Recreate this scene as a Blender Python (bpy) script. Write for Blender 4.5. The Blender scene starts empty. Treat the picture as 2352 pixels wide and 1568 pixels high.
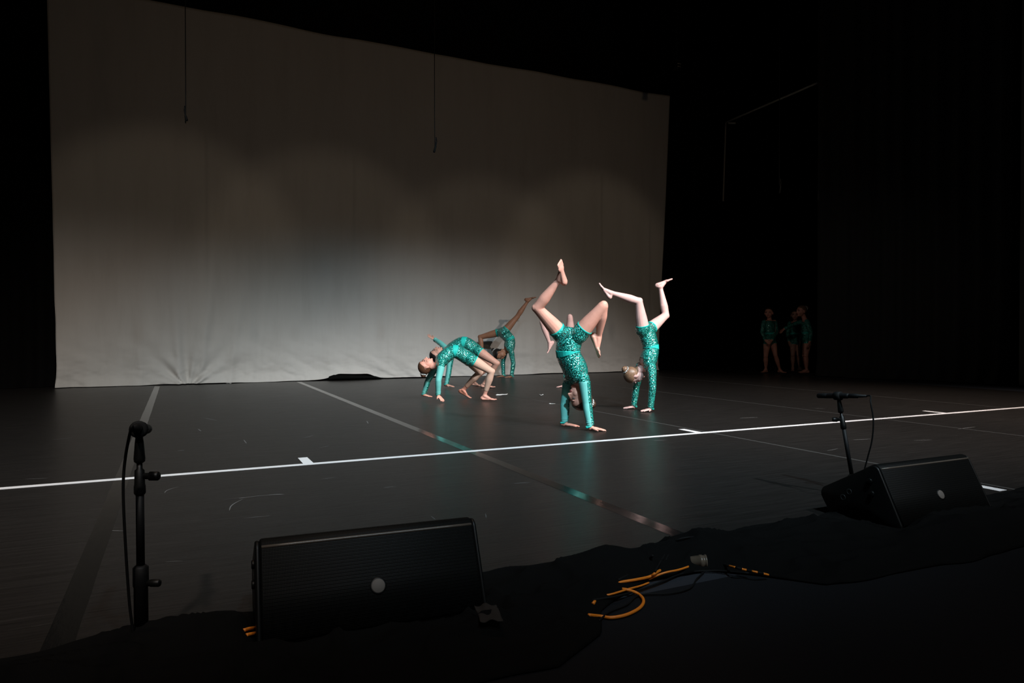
import bpy, bmesh, math, random
import numpy as np
from mathutils import Vector, Matrix

random.seed(4)
C = bpy.context.scene.collection
SC = bpy.context.scene

# ------------------------------------------------------------------ camera
F_PX, YAW, PITCH, CAM_H = 1596.0, math.radians(25.7), math.radians(0.68), 0.80
RIGHT = np.array([math.cos(YAW), -math.sin(YAW), 0.0])
FWD = np.array([math.sin(YAW), math.cos(YAW), 0.0])
UPZ = np.array([0.0, 0.0, 1.0])
LOOK = FWD * math.cos(PITCH) - UPZ * math.sin(PITCH)
CUP = FWD * math.sin(PITCH) + UPZ * math.cos(PITCH)
CAM = np.array([0.0, 0.0, CAM_H])
cam = bpy.data.cameras.new('camera')
cam.lens = F_PX / 2352 * 36
cam.sensor_width = 36
cam.clip_end = 200
camo = bpy.data.objects.new('camera', cam)
C.objects.link(camo)
camo.matrix_world = Matrix(((RIGHT[0], CUP[0], -LOOK[0], CAM[0]), (RIGHT[1], CUP[1], -LOOK[1], CAM[1]),
                            (RIGHT[2], CUP[2], -LOOK[2], CAM[2]), (0, 0, 0, 1)))
SC.camera = camo

# ------------------------------------------------------------------ world, lamps, exposure
w = bpy.data.worlds.new('world')
SC.world = w
w.use_nodes = True
w.node_tree.nodes['Background'].inputs[0].default_value = (0.5, 0.55, 0.65, 1)
w.node_tree.nodes['Background'].inputs[1].default_value = 0.0035
SC.view_settings.view_transform = 'Standard'
SC.view_settings.look = 'None'
SC.view_settings.gamma = 1
SC.view_settings.use_curve_mapping = False
SC.view_settings.exposure = 0.0


def spot(name, loc, aim, energy, half, blend, col=(1, 1, 1), radius=0.06):
    l = bpy.data.lights.new(name, 'SPOT')
    l.energy, l.spot_size, l.spot_blend, l.color, l.shadow_soft_size = energy, 2 * math.radians(half), blend, col, radius
    o = bpy.data.objects.new(name, l)
    C.objects.link(o)
    o.location = loc
    o.rotation_euler = (Vector(aim) - Vector(loc)).to_track_quat('-Z', 'Y').to_euler()
    return o


# a row of front-of-house lamps on the bridge above the first rows, shining steeply onto the stage
for _x, _ax, _e, _c in [(-2.0, -1.4, 3500, (1.0, 0.89, 0.80)), (1.3, 2.0, 3300, (0.56, 0.84, 1.0)), (4.2, 4.3, 3500, (0.80, 0.92, 1.0)),
                        (7.2, 5.9, 3600, (1.0, 0.86, 0.77))]:
    spot('bridge_lamp', (_x, -2.0, 7.0), (_ax, 5.85, 0.0), _e, 25, 1.0, _c, 0.16)
spot('bridge_lamp_side', (8.6, -2.0, 7.0), (8.6, 4.0, 0.0), 2700, 17, 0.9, (1.0, 0.86, 0.76), 0.07)
# a little of the bridge light strays into the right wing
spot('bridge_lamp_wing', (0.0, -2.0, 7.0), (11.4, 9.2, 0.9), 200, 9, 1.0, (1.0, 0.88, 0.78), 0.07)
# profiles with a harder rim: their round beams end in the scallops on the cloth
for _x, _ax, _z, _e, _h, _c in [(-0.6, -0.2, 1.75, 165, 9.2, (1.0, 0.82, 0.62)), (2.2, 2.3, 1.7, 150, 9.2, (1.0, 0.82, 0.62)),
                                (5.2, 5.2, 1.5, 140, 9.2, (1.0, 0.82, 0.62)), (7.6, 7.6, 1.85, 165, 9.2, (1.0, 0.81, 0.60))]:
    spot('bridge_profile', (_x, -2.0, 7.0), (_ax, 12, _z), _e, _h + 0.1, 0.48, _c)
# added fill lamp without a known source, brightens the dancers
spot('dancer_fill_lamp', (6.0, -4.0, 6.5), (4.0, 6.3, 0.5), 2600, 12.5, 0.9, (1.0, 0.92, 0.88), 0.12)
# added warm fill lamps that lift the stage edge and its cords
for _x in (0.2, 4.0):
    spot('edge_fill_lamp', (_x, -4.0, 7.0), (_x + 0.3, 2.3, 0.0), 330, 24, 1.0, (1.0, 0.84, 0.76), 0.08)
# warm border lamp over the stage edge
spot('border_lamp', (0.6, 3.6, 6.8), (0.6, 1.9, 0.2), 170, 9, 0.8, (1.0, 0.66, 0.45), 0.10)
# a soft flood on the whole cloth
spot('house_flood', (3.5, -7.5, 6.0), (3.7, 12, 3.0), 290, 27, 1.0, (1.0, 0.70, 0.44), 0.3)


# ------------------------------------------------------------------ pixel helpers (photograph 2352 x 1568)
def ray(u, v):
    return LOOK + RIGHT * ((u - 1176) / F_PX) + CUP * ((784 - v) / F_PX)


def P(u, v, depth):
    return CAM + ray(u, v) * depth


def G(u, v, z=0.0):
    r = ray(u, v)
    return CAM + r * ((z - CAM_H) / r[2])


def VW(r, f, z):
    return RIGHT * r + FWD * f + UPZ * z


def nrm(a):
    a = np.asarray(a, float)
    return a / max(1e-9, np.linalg.norm(a))


# ------------------------------------------------------------------ materials
def mat(name, col=(0.5, 0.5, 0.5), rough=0.5, metal=0.0, spec=0.5, **kw):
    m = bpy.data.materials.new(name)
    m.use_nodes = True
    b = m.node_tree.nodes['Principled BSDF']
    b.inputs['Base Color'].default_value = (*col, 1)
    b.inputs['Roughness'].default_value = rough
    b.inputs['Metallic'].default_value = metal
    b.inputs['Specular IOR Level'].default_value = spec
    for k, v in kw.items():
        b.inputs[k.replace('_', ' ')].default_value = v
    return m


class N:
    """tiny node helper"""
    def __init__(s, m):
        s.t = m.node_tree
        s.b = s.t.nodes['Principled BSDF']

    def n(s, kind, **kw):
        x = s.t.nodes.new(kind)
        for k, v in kw.items():
            setattr(x, k, v)
        return x

    def l(s, a, b):
        s.t.links.new(a, b)

    def obj(s, scale=(1, 1, 1), which='Object', rot=(0, 0, 0)):
        tc = s.n('ShaderNodeTexCoord')
        mp = s.n('ShaderNodeMapping')
        mp.inputs['Scale'].default_value = scale
        mp.inputs['Rotation'].default_value = rot
        s.l(tc.outputs[which], mp.inputs[0])
        return mp.outputs[0]

    def noise(s, vec, scale=5, detail=3, rough=0.5):
        x = s.n('ShaderNodeTexNoise')
        x.inputs['Scale'].default_value = scale
        x.inputs['Detail'].default_value = detail
        x.inputs['Roughness'].default_value = rough
        s.l(vec, x.inputs['Vector'])
        return x.outputs['Fac']

    def ramp(s, fac, stops):
        x = s.n('ShaderNodeValToRGB')
        e = x.color_ramp.elements
        while len(e) < len(stops):
            e.new(0.5)
        for i, (p, c) in enumerate(stops):
            e[i].position = p
            e[i].color = (*c, 1) if len(c) == 3 else c
        s.l(fac, x.inputs[0])
        return x.outputs[0]

    def bump(s, h, strength=0.3, dist=0.01):
        x = s.n('ShaderNodeBump')
        x.inputs['Strength'].default_value = strength
        x.inputs['Distance'].default_value = dist
        s.l(h, x.inputs['Height'])
        s.l(x.outputs[0], s.b.inputs['Normal'])


def m_sequin(name, dark, light, scale=230, tilt=0.75):
    m = mat(name, light, 0.2, 0.25, 1.0, Coat_Weight=1.0, Coat_Roughness=0.12)
    h = N(m)
    v = h.n('ShaderNodeTexVoronoi')
    v.inputs['Scale'].default_value = scale
    h.l(h.obj(), v.inputs['Vector'])
    sep = h.n('ShaderNodeSeparateColor')
    h.l(v.outputs['Color'], sep.inputs[0])
    h.l(h.ramp(sep.outputs[0], [(0.0, dark), (0.38, dark), (0.72, light), (1.0, tuple(min(1, c * 2.2 + 0.06) for c in light))]),
        h.b.inputs['Base Color'])
    a = h.n('ShaderNodeVectorMath', operation='SUBTRACT')
    h.l(v.outputs['Color'], a.inputs[0])
    a.inputs[1].default_value = (0.5, 0.5, 0.5)
    sc = h.n('ShaderNodeVectorMath', operation='SCALE')
    h.l(a.outputs[0], sc.inputs[0])
    sc.inputs['Scale'].default_value = tilt
    g = h.n('ShaderNodeNewGeometry')
    ad = h.n('ShaderNodeVectorMath', operation='ADD')
    h.l(g.outputs['Normal'], ad.inputs[0])
    h.l(sc.outputs[0], ad.inputs[1])
    no = h.n('ShaderNodeVectorMath', operation='NORMALIZE')
    h.l(ad.outputs[0], no.inputs[0])
    h.l(no.outputs[0], h.b.inputs['Normal'])
    h.l(no.outputs[0], h.b.inputs['Coat Normal'])
    return m


def m_fabric(name, col, rough=0.9, scale=400, strength=0.2, sheen=0.0, spec=0.2):
    m = mat(name, col, rough, 0, spec)
    h = N(m)
    h.bump(h.noise(h.obj(), scale, 2), strength, 0.002)
    m.node_tree.nodes['Principled BSDF'].inputs['Sheen Weight'].default_value = sheen
    return m


def m_skin(name, col):
    m = mat(name, col, 0.5, 0, 0.35)
    h = N(m)
    n = h.noise(h.obj(), 14, 3)
    h.l(h.ramp(n, [(0.3, tuple(c * 0.9 for c in col)), (0.7, tuple(min(1, c * 1.06) for c in col))]), h.b.inputs['Base Color'])
    return m


def m_hair(name, col):
    m = mat(name, col, 0.38, 0, 0.5)
    h = N(m)
    n = h.noise(h.obj((260, 260, 40)), 1.0, 3)
    h.l(h.ramp(n, [(0.3, tuple(c * 0.55 for c in col)), (0.7, tuple(min(1, c * 1.5) for c in col))]), h.b.inputs['Base Color'])
    h.bump(n, 0.5, 0.003)
    return m


M = {}
M['sequin'] = m_sequin('teal_sequins', (0.0, 0.055, 0.043), (0.026, 0.48, 0.37), 230, 1.05)
M['band'] = m_fabric('teal_waistband', (0.02, 0.50, 0.42), 0.5, 300, 0.05)
M['sleeve'] = m_fabric('aqua_mesh', (0.16, 0.53, 0.475), 0.6, 700, 0.15)
M['tights'] = m_fabric('tan_tights', (0.62, 0.385, 0.285), 0.6, 500, 0.05)
M['sparkle'] = m_sequin('silver_sparkle', (0.35, 0.35, 0.33), (0.8, 0.8, 0.76), 260, 0.9)
M['shaded_eye'] = mat('shaded_eye', (0.16, 0.13, 0.12), 0.7)  # whites of the eyes darkened, socket shade put into the colour
M['iris'] = mat('iris_dark', (0.03, 0.02, 0.015), 0.2)
M['brow'] = mat('brow_hair', (0.07, 0.04, 0.025), 0.8)
M['lips'] = mat('lip_pink', (0.55, 0.16, 0.14), 0.45)
M['black_metal'] = mat('black_metal', (0.004, 0.004, 0.0042), 0.6, 0.0, 0.2)
M['black_rubber'] = mat('black_rubber', (0.004, 0.004, 0.004), 0.7, 0, 0.15)
M['black_plastic'] = mat('black_plastic', (0.0035, 0.0035, 0.0033), 0.45, 0, 0.25)
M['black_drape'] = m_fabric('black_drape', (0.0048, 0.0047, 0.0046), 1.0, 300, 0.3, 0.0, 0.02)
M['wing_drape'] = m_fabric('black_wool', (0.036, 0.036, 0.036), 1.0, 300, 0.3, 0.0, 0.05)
M['wall_black'] = m_fabric('black_paint', (0.008, 0.008, 0.009), 0.95, 60, 0.2, 0, 0.1)
M['proscenium'] = m_fabric('grey_wall_paint', (0.16, 0.155, 0.14), 0.8, 60, 0.2, 0, 0.2)
M['pipe'] = mat('pale_steel', (0.45, 0.43, 0.38), 0.4, 0.2)
M['orange'] = mat('orange_rubber', (0.70, 0.19, 0.012), 0.5)
M['smoke_plug'] = mat('smoky_plastic', (0.10, 0.075, 0.055), 0.3)
M['paper'] = m_fabric('white_paper', (0.75, 0.73, 0.70), 0.7, 60, 0.2)
M['rag'] = m_fabric('brown_rag', (0.02, 0.0165, 0.014), 0.9, 200, 0.4)
M['socket'] = mat('dull_socket', (0.03, 0.03, 0.03), 0.5, 0.3)
M['trim_glint'] = mat('bend_highlight', (0.085, 0.066, 0.052), 0.38, 0.0, 0.5)  # paler brown that stands for the highlight on the speaker bend
M['badge'] = mat('grey_badge', (0.13, 0.108, 0.093), 0.7)

# vinyl dance mat
m = mat('black_vinyl', (0.035, 0.033, 0.032), 0.4, 0, 0.45)
h = N(m)
o1 = h.obj((0.35, 9, 1), 'Object', (0, 0, 0.05))
n1 = h.noise(o1, 7, 6, 0.7)
n2 = h.noise(h.obj((1, 1, 1)), 0.9, 3)
n3 = h.noise(h.obj((2.2, 34, 1), 'Object', (0, 0, -0.12)), 1.6, 5, 0.75)
base = h.ramp(n1, [(0.3, (0.011, 0.0096, 0.0087)), (0.62, (0.0195, 0.017, 0.0155)), (0.8, (0.035, 0.0308, 0.028))])
scr = h.ramp(n3, [(0.62, (0, 0, 0)), (0.74, (0.035, 0.032, 0.030))])
mx = h.n('ShaderNodeMix', data_type='RGBA', blend_type='ADD')
mx.inputs[0].default_value = 1.0
h.l(base, mx.inputs[6])
h.l(scr, mx.inputs[7])
h.l(mx.outputs[2], h.b.inputs['Base Color'])
rr = h.n('ShaderNodeMapRange')
rr.inputs[3].default_value = 0.25
rr.inputs[4].default_value = 0.42
h.l(n1, rr.inputs[0])
h.l(rr.outputs[0], h.b.inputs['Roughness'])
n4 = h.noise(h.obj((0.6, 26, 1), 'Object', (0, 0, 0.03)), 5, 4, 0.7)
sp = h.n('ShaderNodeMapRange')
sp.inputs[1].default_value = 0.32
sp.inputs[2].default_value = 0.68
sp.inputs[3].default_value = 0.04
sp.inputs[4].default_value = 0.22
h.l(n4, sp.inputs[0])
h.l(sp.outputs[0], h.b.inputs['Specular IOR Level'])
h.bump(n4, 0.25, 0.003)
M['vinyl'] = m
M['stage_paint'] = m_fabric('black_stage_paint', (0.022, 0.024, 0.03), 0.6, 40, 0.3, 0, 0.3)
m = m_fabric('dark_carpet', (0.011, 0.0112, 0.0125), 1.0, 500, 0.8, 0, 0.02)
M['carpet'] = m
# seam tape, glossy, with wrinkles
m = mat('seam_tape_grey', (0.009, 0.0088, 0.0085), 0.13, 0, 0.3)
h = N(m)
h.bump(h.noise(h.obj((5, 1.2, 1)), 6, 4, 0.6), 0.07, 0.01)
M['seam_tape'] = m
M['white_tape'] = m_fabric('white_tape', (0.69, 0.66, 0.655), 0.6, 60, 0.1)
M['scuff'] = mat('chalk_scuff', (0.10, 0.094, 0.09), 0.8)
# cotton cloth
m = mat('grey_cotton', (0.42, 0.41, 0.39), 0.95, 0, 0.1)
h = N(m)
n1 = h.noise(h.obj((1.6, 1, 0.25)), 2.2, 5, 0.65)
n2 = h.noise(h.obj((1, 1, 1)), 60, 2)
h.l(h.ramp(n1, [(0.25, (0.52, 0.495, 0.46)), (0.5, (0.565, 0.54, 0.505)), (0.75, (0.585, 0.562, 0.528))]), h.b.inputs['Base Color'])
h.bump(n2, 0.12, 0.004)
M['cotton'] = m
# perforated speaker grille
m = mat('perforated_grille', (0.004, 0.004, 0.004), 0.55, 0.0, 0.12)
h = N(m)
v = h.n('ShaderNodeTexVoronoi')
v.inputs['Scale'].default_value = 260
v.inputs['Randomness'].default_value = 0.0
h.l(h.obj(), v.inputs['Vector'])
d = h.ramp(v.outputs['Distance'], [(0.25, (0.001, 0.001, 0.001)), (0.42, (0.004, 0.0038, 0.0034))])
h.l(d, h.b.inputs['Base Color'])
h.bump(v.outputs['Distance'], 0.4, 0.002)
M['grille'] = m


# ------------------------------------------------------------------ object helpers
def tag(o, label=None, cat=None, group=None, kind=None):
    if label:
        o['label'] = label
    if cat:
        o['category'] = cat
    if group:
        o['group'] = group
    if kind:
        o['kind'] = kind
    return o


def empty(name, loc, label, cat, group=None):
    o = bpy.data.objects.new(name, None)
    C.objects.link(o)
    o.location = loc
    o.empty_display_size = 0.1
    return tag(o, label, cat, group)


def mesh_obj(name, V, Fc, m, parent=None, org=(0, 0, 0), smooth=True):
    V = np.asarray(V, float) - np.asarray(org, float)
    me = bpy.data.meshes.new(name)
    me.from_pydata(V.tolist(), [], Fc if isinstance(Fc, list) else Fc.tolist())
    me.polygons.foreach_set('use_smooth', [smooth] * len(me.polygons))
    me.materials.append(m)
    me.update()
    o = bpy.data.objects.new(name, me)
    C.objects.link(o)
    if parent is not None:
        o.parent = parent
    else:
        o.location = org
    return o


class Shell:
    def __init__(s):
        s.V, s.F, s.n = [], [], 0

    def add(s, V, F):
        V = np.asarray(V, float)
        s.V.append(V)
        s.F += [tuple(i + s.n for i in f) for f in F]
        s.n += len(V)

    def rings(s, R, close=True):
        """R: list of (n,3) rings, capped with fans"""
        n, k = len(R[0]), len(R)
        V = np.concatenate(R)
        F = []
        for i in range(k - 1):
            for j in range(n):
                a, b = i * n + j, i * n + (j + 1) % n
                F.append((a, b, b + n, a + n))
        if close:
            V = np.concatenate([V, [R[0].mean(0)], [R[-1].mean(0)]])
            c0, c1 = k * n, k * n + 1
            for j in range(n):
                F.append((c0, (j + 1) % n, j))
                F.append((c1, (k - 1) * n + j, (k - 1) * n + (j + 1) % n))
        s.add(V, F)

    def ell(s, c, ax, rad, n=16, k=10):
        ax = np.asarray(ax, float)
        R = []
        th = np.arange(n) * 2 * math.pi / n
        for i in range(k + 1):
            p = -math.pi / 2 + math.pi * (i + 0.02) / (k + 0.04)
            cp, sp = math.cos(p), math.sin(p)
            R.append(np.asarray(c) + np.outer(np.cos(th) * cp * rad[0], ax[0]) + np.outer(np.sin(th) * cp * rad[1], ax[1]) + ax[2] * sp * rad[2])
        s.rings(R)

    def cap(s, p0, p1, prof, n=16, wide=None, wf=1.0, ends=True):
        """capsule along p0-p1, prof = [(t, r)...]; wide = axis along which the section is scaled by wf"""
        p0, p1 = np.asarray(p0, float), np.asarray(p1, float)
        d = nrm(p1 - p0)
        a = np.asarray(wide, float) if wide is not None else (np.array([1.0, 0, 0]) if abs(d[0]) < 0.8 else np.array([0, 1.0, 0]))
        a = nrm(a - d * a.dot(d))
        b = np.cross(d, a)
        th = np.arange(n) * 2 * math.pi / n
        ts, rs = [q[0] for q in prof], [q[1] for q in prof]
        L = np.linalg.norm(p1 - p0)
        st = []
        if ends:
            for q in (80, 55, 28):
                st.append((-rs[0] * math.sin(math.radians(q)), rs[0] * math.cos(math.radians(q))))
        for t in np.linspace(0, 1, max(5, len(prof) * 3)):
            st.append((t * L, float(np.interp(t, ts, rs))))
        if ends:
            for q in (28, 55, 80):
                st.append((L + rs[-1] * math.sin(math.radians(q)), rs[-1] * math.cos(math.radians(q))))
        s.rings([p0 + d * x + np.outer(np.cos(th) * r * wf, a) + np.outer(np.sin(th) * r, b) for x, r in st])

    def obj(s, name, m, parent=None, org=(0, 0, 0), smooth=True):
        return mesh_obj(name, np.concatenate(s.V), s.F, m, parent, org, smooth)


def catmull(pts, per=8):
    pts = [np.asarray(p, float) for p in pts]
    out = []
    for i in range(len(pts) - 1):
        a = pts[i - 1] if i else 2 * pts[0] - pts[1]
        b, c = pts[i], pts[i + 1]
        d = pts[i + 2] if i + 2 < len(pts) else 2 * c - b
        for k in range(per):
            t = k / per
            out.append(0.5 * (2 * b + (c - a) * t + (2 * a - 5 * b + 4 * c - d) * t * t + (3 * b - a - 3 * c + d) * t ** 3))
    out.append(pts[-1])
    return out


def tube_rings(path, r, n=8):
    path = [np.asarray(p, float) for p in path]
    R, a = [], None
    th = np.arange(n) * 2 * math.pi / n
    for i, p in enumerate(path):
        d = nrm(path[min(i + 1, len(path) - 1)] - path[max(i - 1, 0)])
        if a is None:
            a = np.array([0, 0, 1.0]) if abs(d[2]) < 0.8 else np.array([1.0, 0, 0])
        a = nrm(a - d * a.dot(d))
        b = np.cross(d, a)
        rr = r[i] if hasattr(r, '__len__') else r
        R.append(p + np.outer(np.cos(th) * rr, a) + np.outer(np.sin(th) * rr, b))
    return R


def tube(name, pts, r, m, parent=None, org=(0, 0, 0), n=8, per=8):
    s = Shell()
    s.rings(tube_rings(catmull(pts, per), r, n))
    return s.obj(name, m, parent, org)


def lathe(s, p0, axis, prof, n=20):
    """prof = [(dist along axis, radius)]"""
    d = nrm(axis)
    a = np.array([1.0, 0, 0]) if abs(d[0]) < 0.8 else np.array([0, 1.0, 0])
    a = nrm(a - d * a.dot(d))
    b = np.cross(d, a)
    th = np.arange(n) * 2 * math.pi / n
    s.rings([np.asarray(p0) + d * x + np.outer(np.cos(th) * r, a) + np.outer(np.sin(th) * r, b) for x, r in prof])


def box(s, lo, hi):
    x0, y0, z0 = lo
    x1, y1, z1 = hi
    s.add([(x0, y0, z0), (x1, y0, z0), (x1, y1, z0), (x0, y1, z0), (x0, y0, z1), (x1, y0, z1), (x1, y1, z1), (x0, y1, z1)],
          [(0, 3, 2, 1), (4, 5, 6, 7), (0, 1, 5, 4), (1, 2, 6, 5), (2, 3, 7, 6), (3, 0, 4, 7)])


def _hash(ix, iy, seed):
    n = (ix.astype(np.int64) * 374761393 + iy.astype(np.int64) * 668265263 + seed * 974711) & 0x7fffffff
    n = ((n ^ (n >> 13)) * 1274126177) & 0x7fffffff
    return ((n ^ (n >> 16)) & 0xffff) / 65535.0


def vnoise(x, y, seed=0):
    """smooth value noise in -1..1"""
    ix, iy = np.floor(x), np.floor(y)
    fx, fy = x - ix, y - iy
    fx, fy = fx * fx * fx * (fx * (fx * 6 - 15) + 10), fy * fy * fy * (fy * (fy * 6 - 15) + 10)
    a, b = _hash(ix, iy, seed), _hash(ix + 1, iy, seed)
    c, d = _hash(ix, iy + 1, seed), _hash(ix + 1, iy + 1, seed)
    return ((a * (1 - fx) + b * fx) * (1 - fy) + (c * (1 - fx) + d * fx) * fy) * 2 - 1


def grid_faces(nu, nv):
    return [(i * nv + j, (i + 1) * nv + j, (i + 1) * nv + j + 1, i * nv + j + 1) for i in range(nu - 1) for j in range(nv - 1)]


# ------------------------------------------------------------------ stage shell
def struct(o):
    o['kind'] = 'structure'
    return o


s = Shell()
box(s, (-7, 1.75, -0.25), (17, 14.2, -0.004))
floor = struct(s.obj('floor', M['stage_paint'], smooth=False))
s = Shell()
box(s, (-4, 0.55, -0.25), (9, 1.745, -0.002))
s.obj('apron_carpet', M['carpet'], floor, smooth=False)
SEAMS = [-6.49, -4.42, -2.35, -0.28, 1.79, 3.86, 5.93, 8.0, 10.45]
for i in range(len(SEAMS) - 1):
    s = Shell()
    box(s, (SEAMS[i] + 0.002, 2.04, -0.003), (SEAMS[i + 1] - 0.002, 12.55, 0.0))
    s.obj('dance_mat', M['vinyl'], floor, smooth=False)
s = Shell()
box(s, (-7, 13.6, -0.2), (17, 13.8, 9.0))
struct(s.obj('wall_back', M['wall_black'], smooth=False))
s = Shell()
box(s, (-7.2, 2.2, -0.2), (-7, 13.8, 9.0))
struct(s.obj('wall_left', M['wall_black'], smooth=False))
s = Shell()
box(s, (15.4, 5.6, -0.2), (15.6, 13.8, 9.0))
struct(s.obj('wall_right', M['wall_black'], smooth=False))
s = Shell()
box(s, (-7.2, 1.2, 9.0), (17, 13.8, 9.2))
struct(s.obj('ceiling', M['wall_black'], smooth=False))
# proscenium return at the right edge of the frame
px0 = G(2337, 883)
s = Shell()
box(s, (px0[0] + 0.05, px0[1] - 0.35, -0.01), (px0[0] + 3.5, px0[1], 9.0))
pro = struct(s.obj('wall_front', M['proscenium'], smooth=False))
s = Shell()
box(s, (px0[0], px0[1] - 0.37, -0.01), (px0[0] + 0.045, px0[1] - 0.02, 9.0))
s.obj('corner_strip', M['proscenium'], pro, smooth=False)


# scuffs on the mats: thin chalky streaks lying on the vinyl
def ribbon(s, pts, wdt, z):
    pts = [np.asarray(p, float) for p in pts]
    L, Rr = [], []
    for i, p in enumerate(pts):
        d = nrm(pts[min(i + 1, len(pts) - 1)] - pts[max(i - 1, 0)])
        q = np.cross(d, UPZ) * wdt / 2 * (0.35 + 0.65 * math.sin(math.pi * (i + 0.3) / (len(pts) - 0.4)))
        L.append(p + q)
        Rr.append(p - q)
    k = len(pts)
    V = [(*p[:2], z) for p in L + Rr]
    s.add(V, [(i, i + k, i + k + 1, i + 1) for i in range(k - 1)])


for pl, wd in [([(518, 1147), (560, 1143), (600, 1138), (655, 1135)], 0.006), ([(527, 1172), (530, 1163), (540, 1155), (558, 1146)], 0.006),
               ([(378, 1132), (382, 1127), (394, 1122), (410, 1118)], 0.005), ([(408, 1035), (424, 1034)], 0.010),
               ([(250, 1218), (286, 1219)], 0.006), ([(1008, 1006), (1020, 1010)], 0.008), ([(200, 1253), (236, 1246)], 0.004),
               ([(1870, 938), (1895, 938)], 0.010), ([(2100, 1011), (2140, 1010)], 0.008), ([(1900, 1035), (1925, 1030)], 0.006),
               ([(470, 960), (500, 966)], 0.012), ([(830, 1060), (850, 1055)], 0.006), ([(455, 985), (462, 990)], 0.010),
               ([(990, 1185), (1000, 1193)], 0.003), ([(1115, 1178), (1117, 1190)], 0.003), ([(640, 948), (652, 946)], 0.012),
               ([(617, 1136), (636, 1135), (655, 1135)], 0.008), ([(516, 1147), (540, 1145), (562, 1142)], 0.008), ([(700, 1005), (720, 1000)], 0.008), ([(560, 1010), (566, 1018)], 0.008),
               ([(842, 966), (846, 973)], 0.010), ([(735, 1028), (755, 1024)], 0.006), ([(1130, 975), (1150, 974)], 0.012), ([(1500, 1012), (1530, 1010)], 0.010), ([(1060, 1022), (1092, 1020)], 0.007),
               ([(1960, 1010), (2000, 1008)], 0.010), ([(2200, 985), (2240, 980)], 0.012), ([(1700, 960), (1740, 958)], 0.014), ([(120, 1010), (170, 1005)], 0.008), ([(60, 1100), (110, 1098)], 0.005),
               ([(380, 1290), (420, 1288)], 0.003), ([(740, 1100), (770, 1096)], 0.005), ([(880, 1120), (905, 1117)], 0.005), ([(1180, 1110), (1215, 1108)], 0.006), ([(560, 1190), (620, 1184)], 0.004)]:
    s = Shell()
    ribbon(s, [G(*p) for p in catmull([np.array(q) for q in pl], 5)], wd, 0.0006)
    s.obj('scuff', M['scuff'], floor)


# ------------------------------------------------------------------ tapes
def strip(name, x0, x1, y0, y1, z0, z1, m, label, group=None, wav=0.0015):
    """a tape of slightly uneven edge lying on the floor, long along its longer side"""
    along_x = (x1 - x0) > (y1 - y0)
    L = (x1 - x0) if along_x else (y1 - y0)
    k = max(4, int(L / 0.08))
    t = np.linspace(0, 1, k)
    e1, e2 = vnoise(t * L * 5, t * 0, 3) * wav, vnoise(t * L * 5, t * 0 + 9, 5) * wav
    if along_x:
        A = np.stack([x0 + t * L, y0 + e1], 1)
        B = np.stack([x0 + t * L, y1 + e2], 1)
    else:
        A = np.stack([x1 + e1, y0 + t * L], 1)
        B = np.stack([x0 + e2, y0 + t * L], 1)
    R = [np.array([(*a, z0), (*b, z0), (*b, z1), (*a, z1)]) for a, b in zip(A, B)]
    s = Shell()
    s.rings(R)
    o = s.obj(name, m, None, (x0, y0, z0), smooth=False)
    return tag(o, label, 'tape', group)


strip('floor_tape', -3.4, 10.4, 4.33, 4.385, 0.0009, 0.0016, M['white_tape'], 'long white tape line running across the whole stage floor')
for x, y0, y1, lb in [(0.72, 4.388, 4.60, 'short white tape mark joining the long white line, left of the middle'),
                      (3.78, 4.388, 4.60, 'short white tape mark joining the long white line, just right of the handstand dancers'),
                      (6.92, 4.388, 4.60, 'short white tape mark joining the long white line, beyond the right microphone'),
                      (3.775, 2.09, 2.62, 'short white tape mark on the floor beside the right speaker')]:
    strip('floor_tape', x - 0.03, x + 0.03, y0, y1, 0.0009, 0.0016, M['white_tape'], lb)
M['seam_line'] = mat('seam_line', (0.055, 0.052, 0.049), 0.45, 0, 0.4)
for x, lb in [(-0.28, 'wide grey seam tape running from the cloth past the left microphone stand'),
              (1.79, 'glossy seam tape running diagonally across the floor left of the dancers'),
              (3.86, 'thin seam tape on the floor under the bridging dancers'),
              (5.93, 'thin seam tape on the floor behind the front handstand dancer'),
              (8.0, 'thin seam tape on the floor at the far right of the dance area')]:
    hw = 0.036 if x < 2 else 0.011
    strip('seam_tape', x - hw, x + hw, 2.05, 11.9, 0.0002, 0.0007, M['seam_tape' if x < 2 else 'seam_line'], lb)

# ------------------------------------------------------------------ the cloth
nu, nv = 420, 200
U, Vv = np.meshgrid(np.linspace(0, 1, nu), np.linspace(0, 1, nv) ** 1.6, indexing='ij')
Z = Vv * 5.9
xl, xr = -1.585 - 0.016 * Z, 9.22 + 0.054 * Z
X = xl + U * (xr - xl)
low = np.exp(-Z / 0.35)
mid = np.exp(-Z / 2.2)
Y = 12.0 + 0.045 * vnoise(X * 0.8, Z * 0.10, 1) + (0.010 + 0.032 * mid) * vnoise(X * 2.3 + Z * 0.12, Z * 0.22, 2) \
    + 0.010 * mid * vnoise(X * 5.5 - Z * 0.3, Z * 0.4, 3)
Y += 0.035 * low * vnoise(X * 3.0 + Z * 3, Z * 4, 4) + 0.014 * low * vnoise(X * 9 + Z * 5, Z * 12, 6) + 0.006 * low * vnoise(X * 20, Z * 26, 7)
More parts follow.
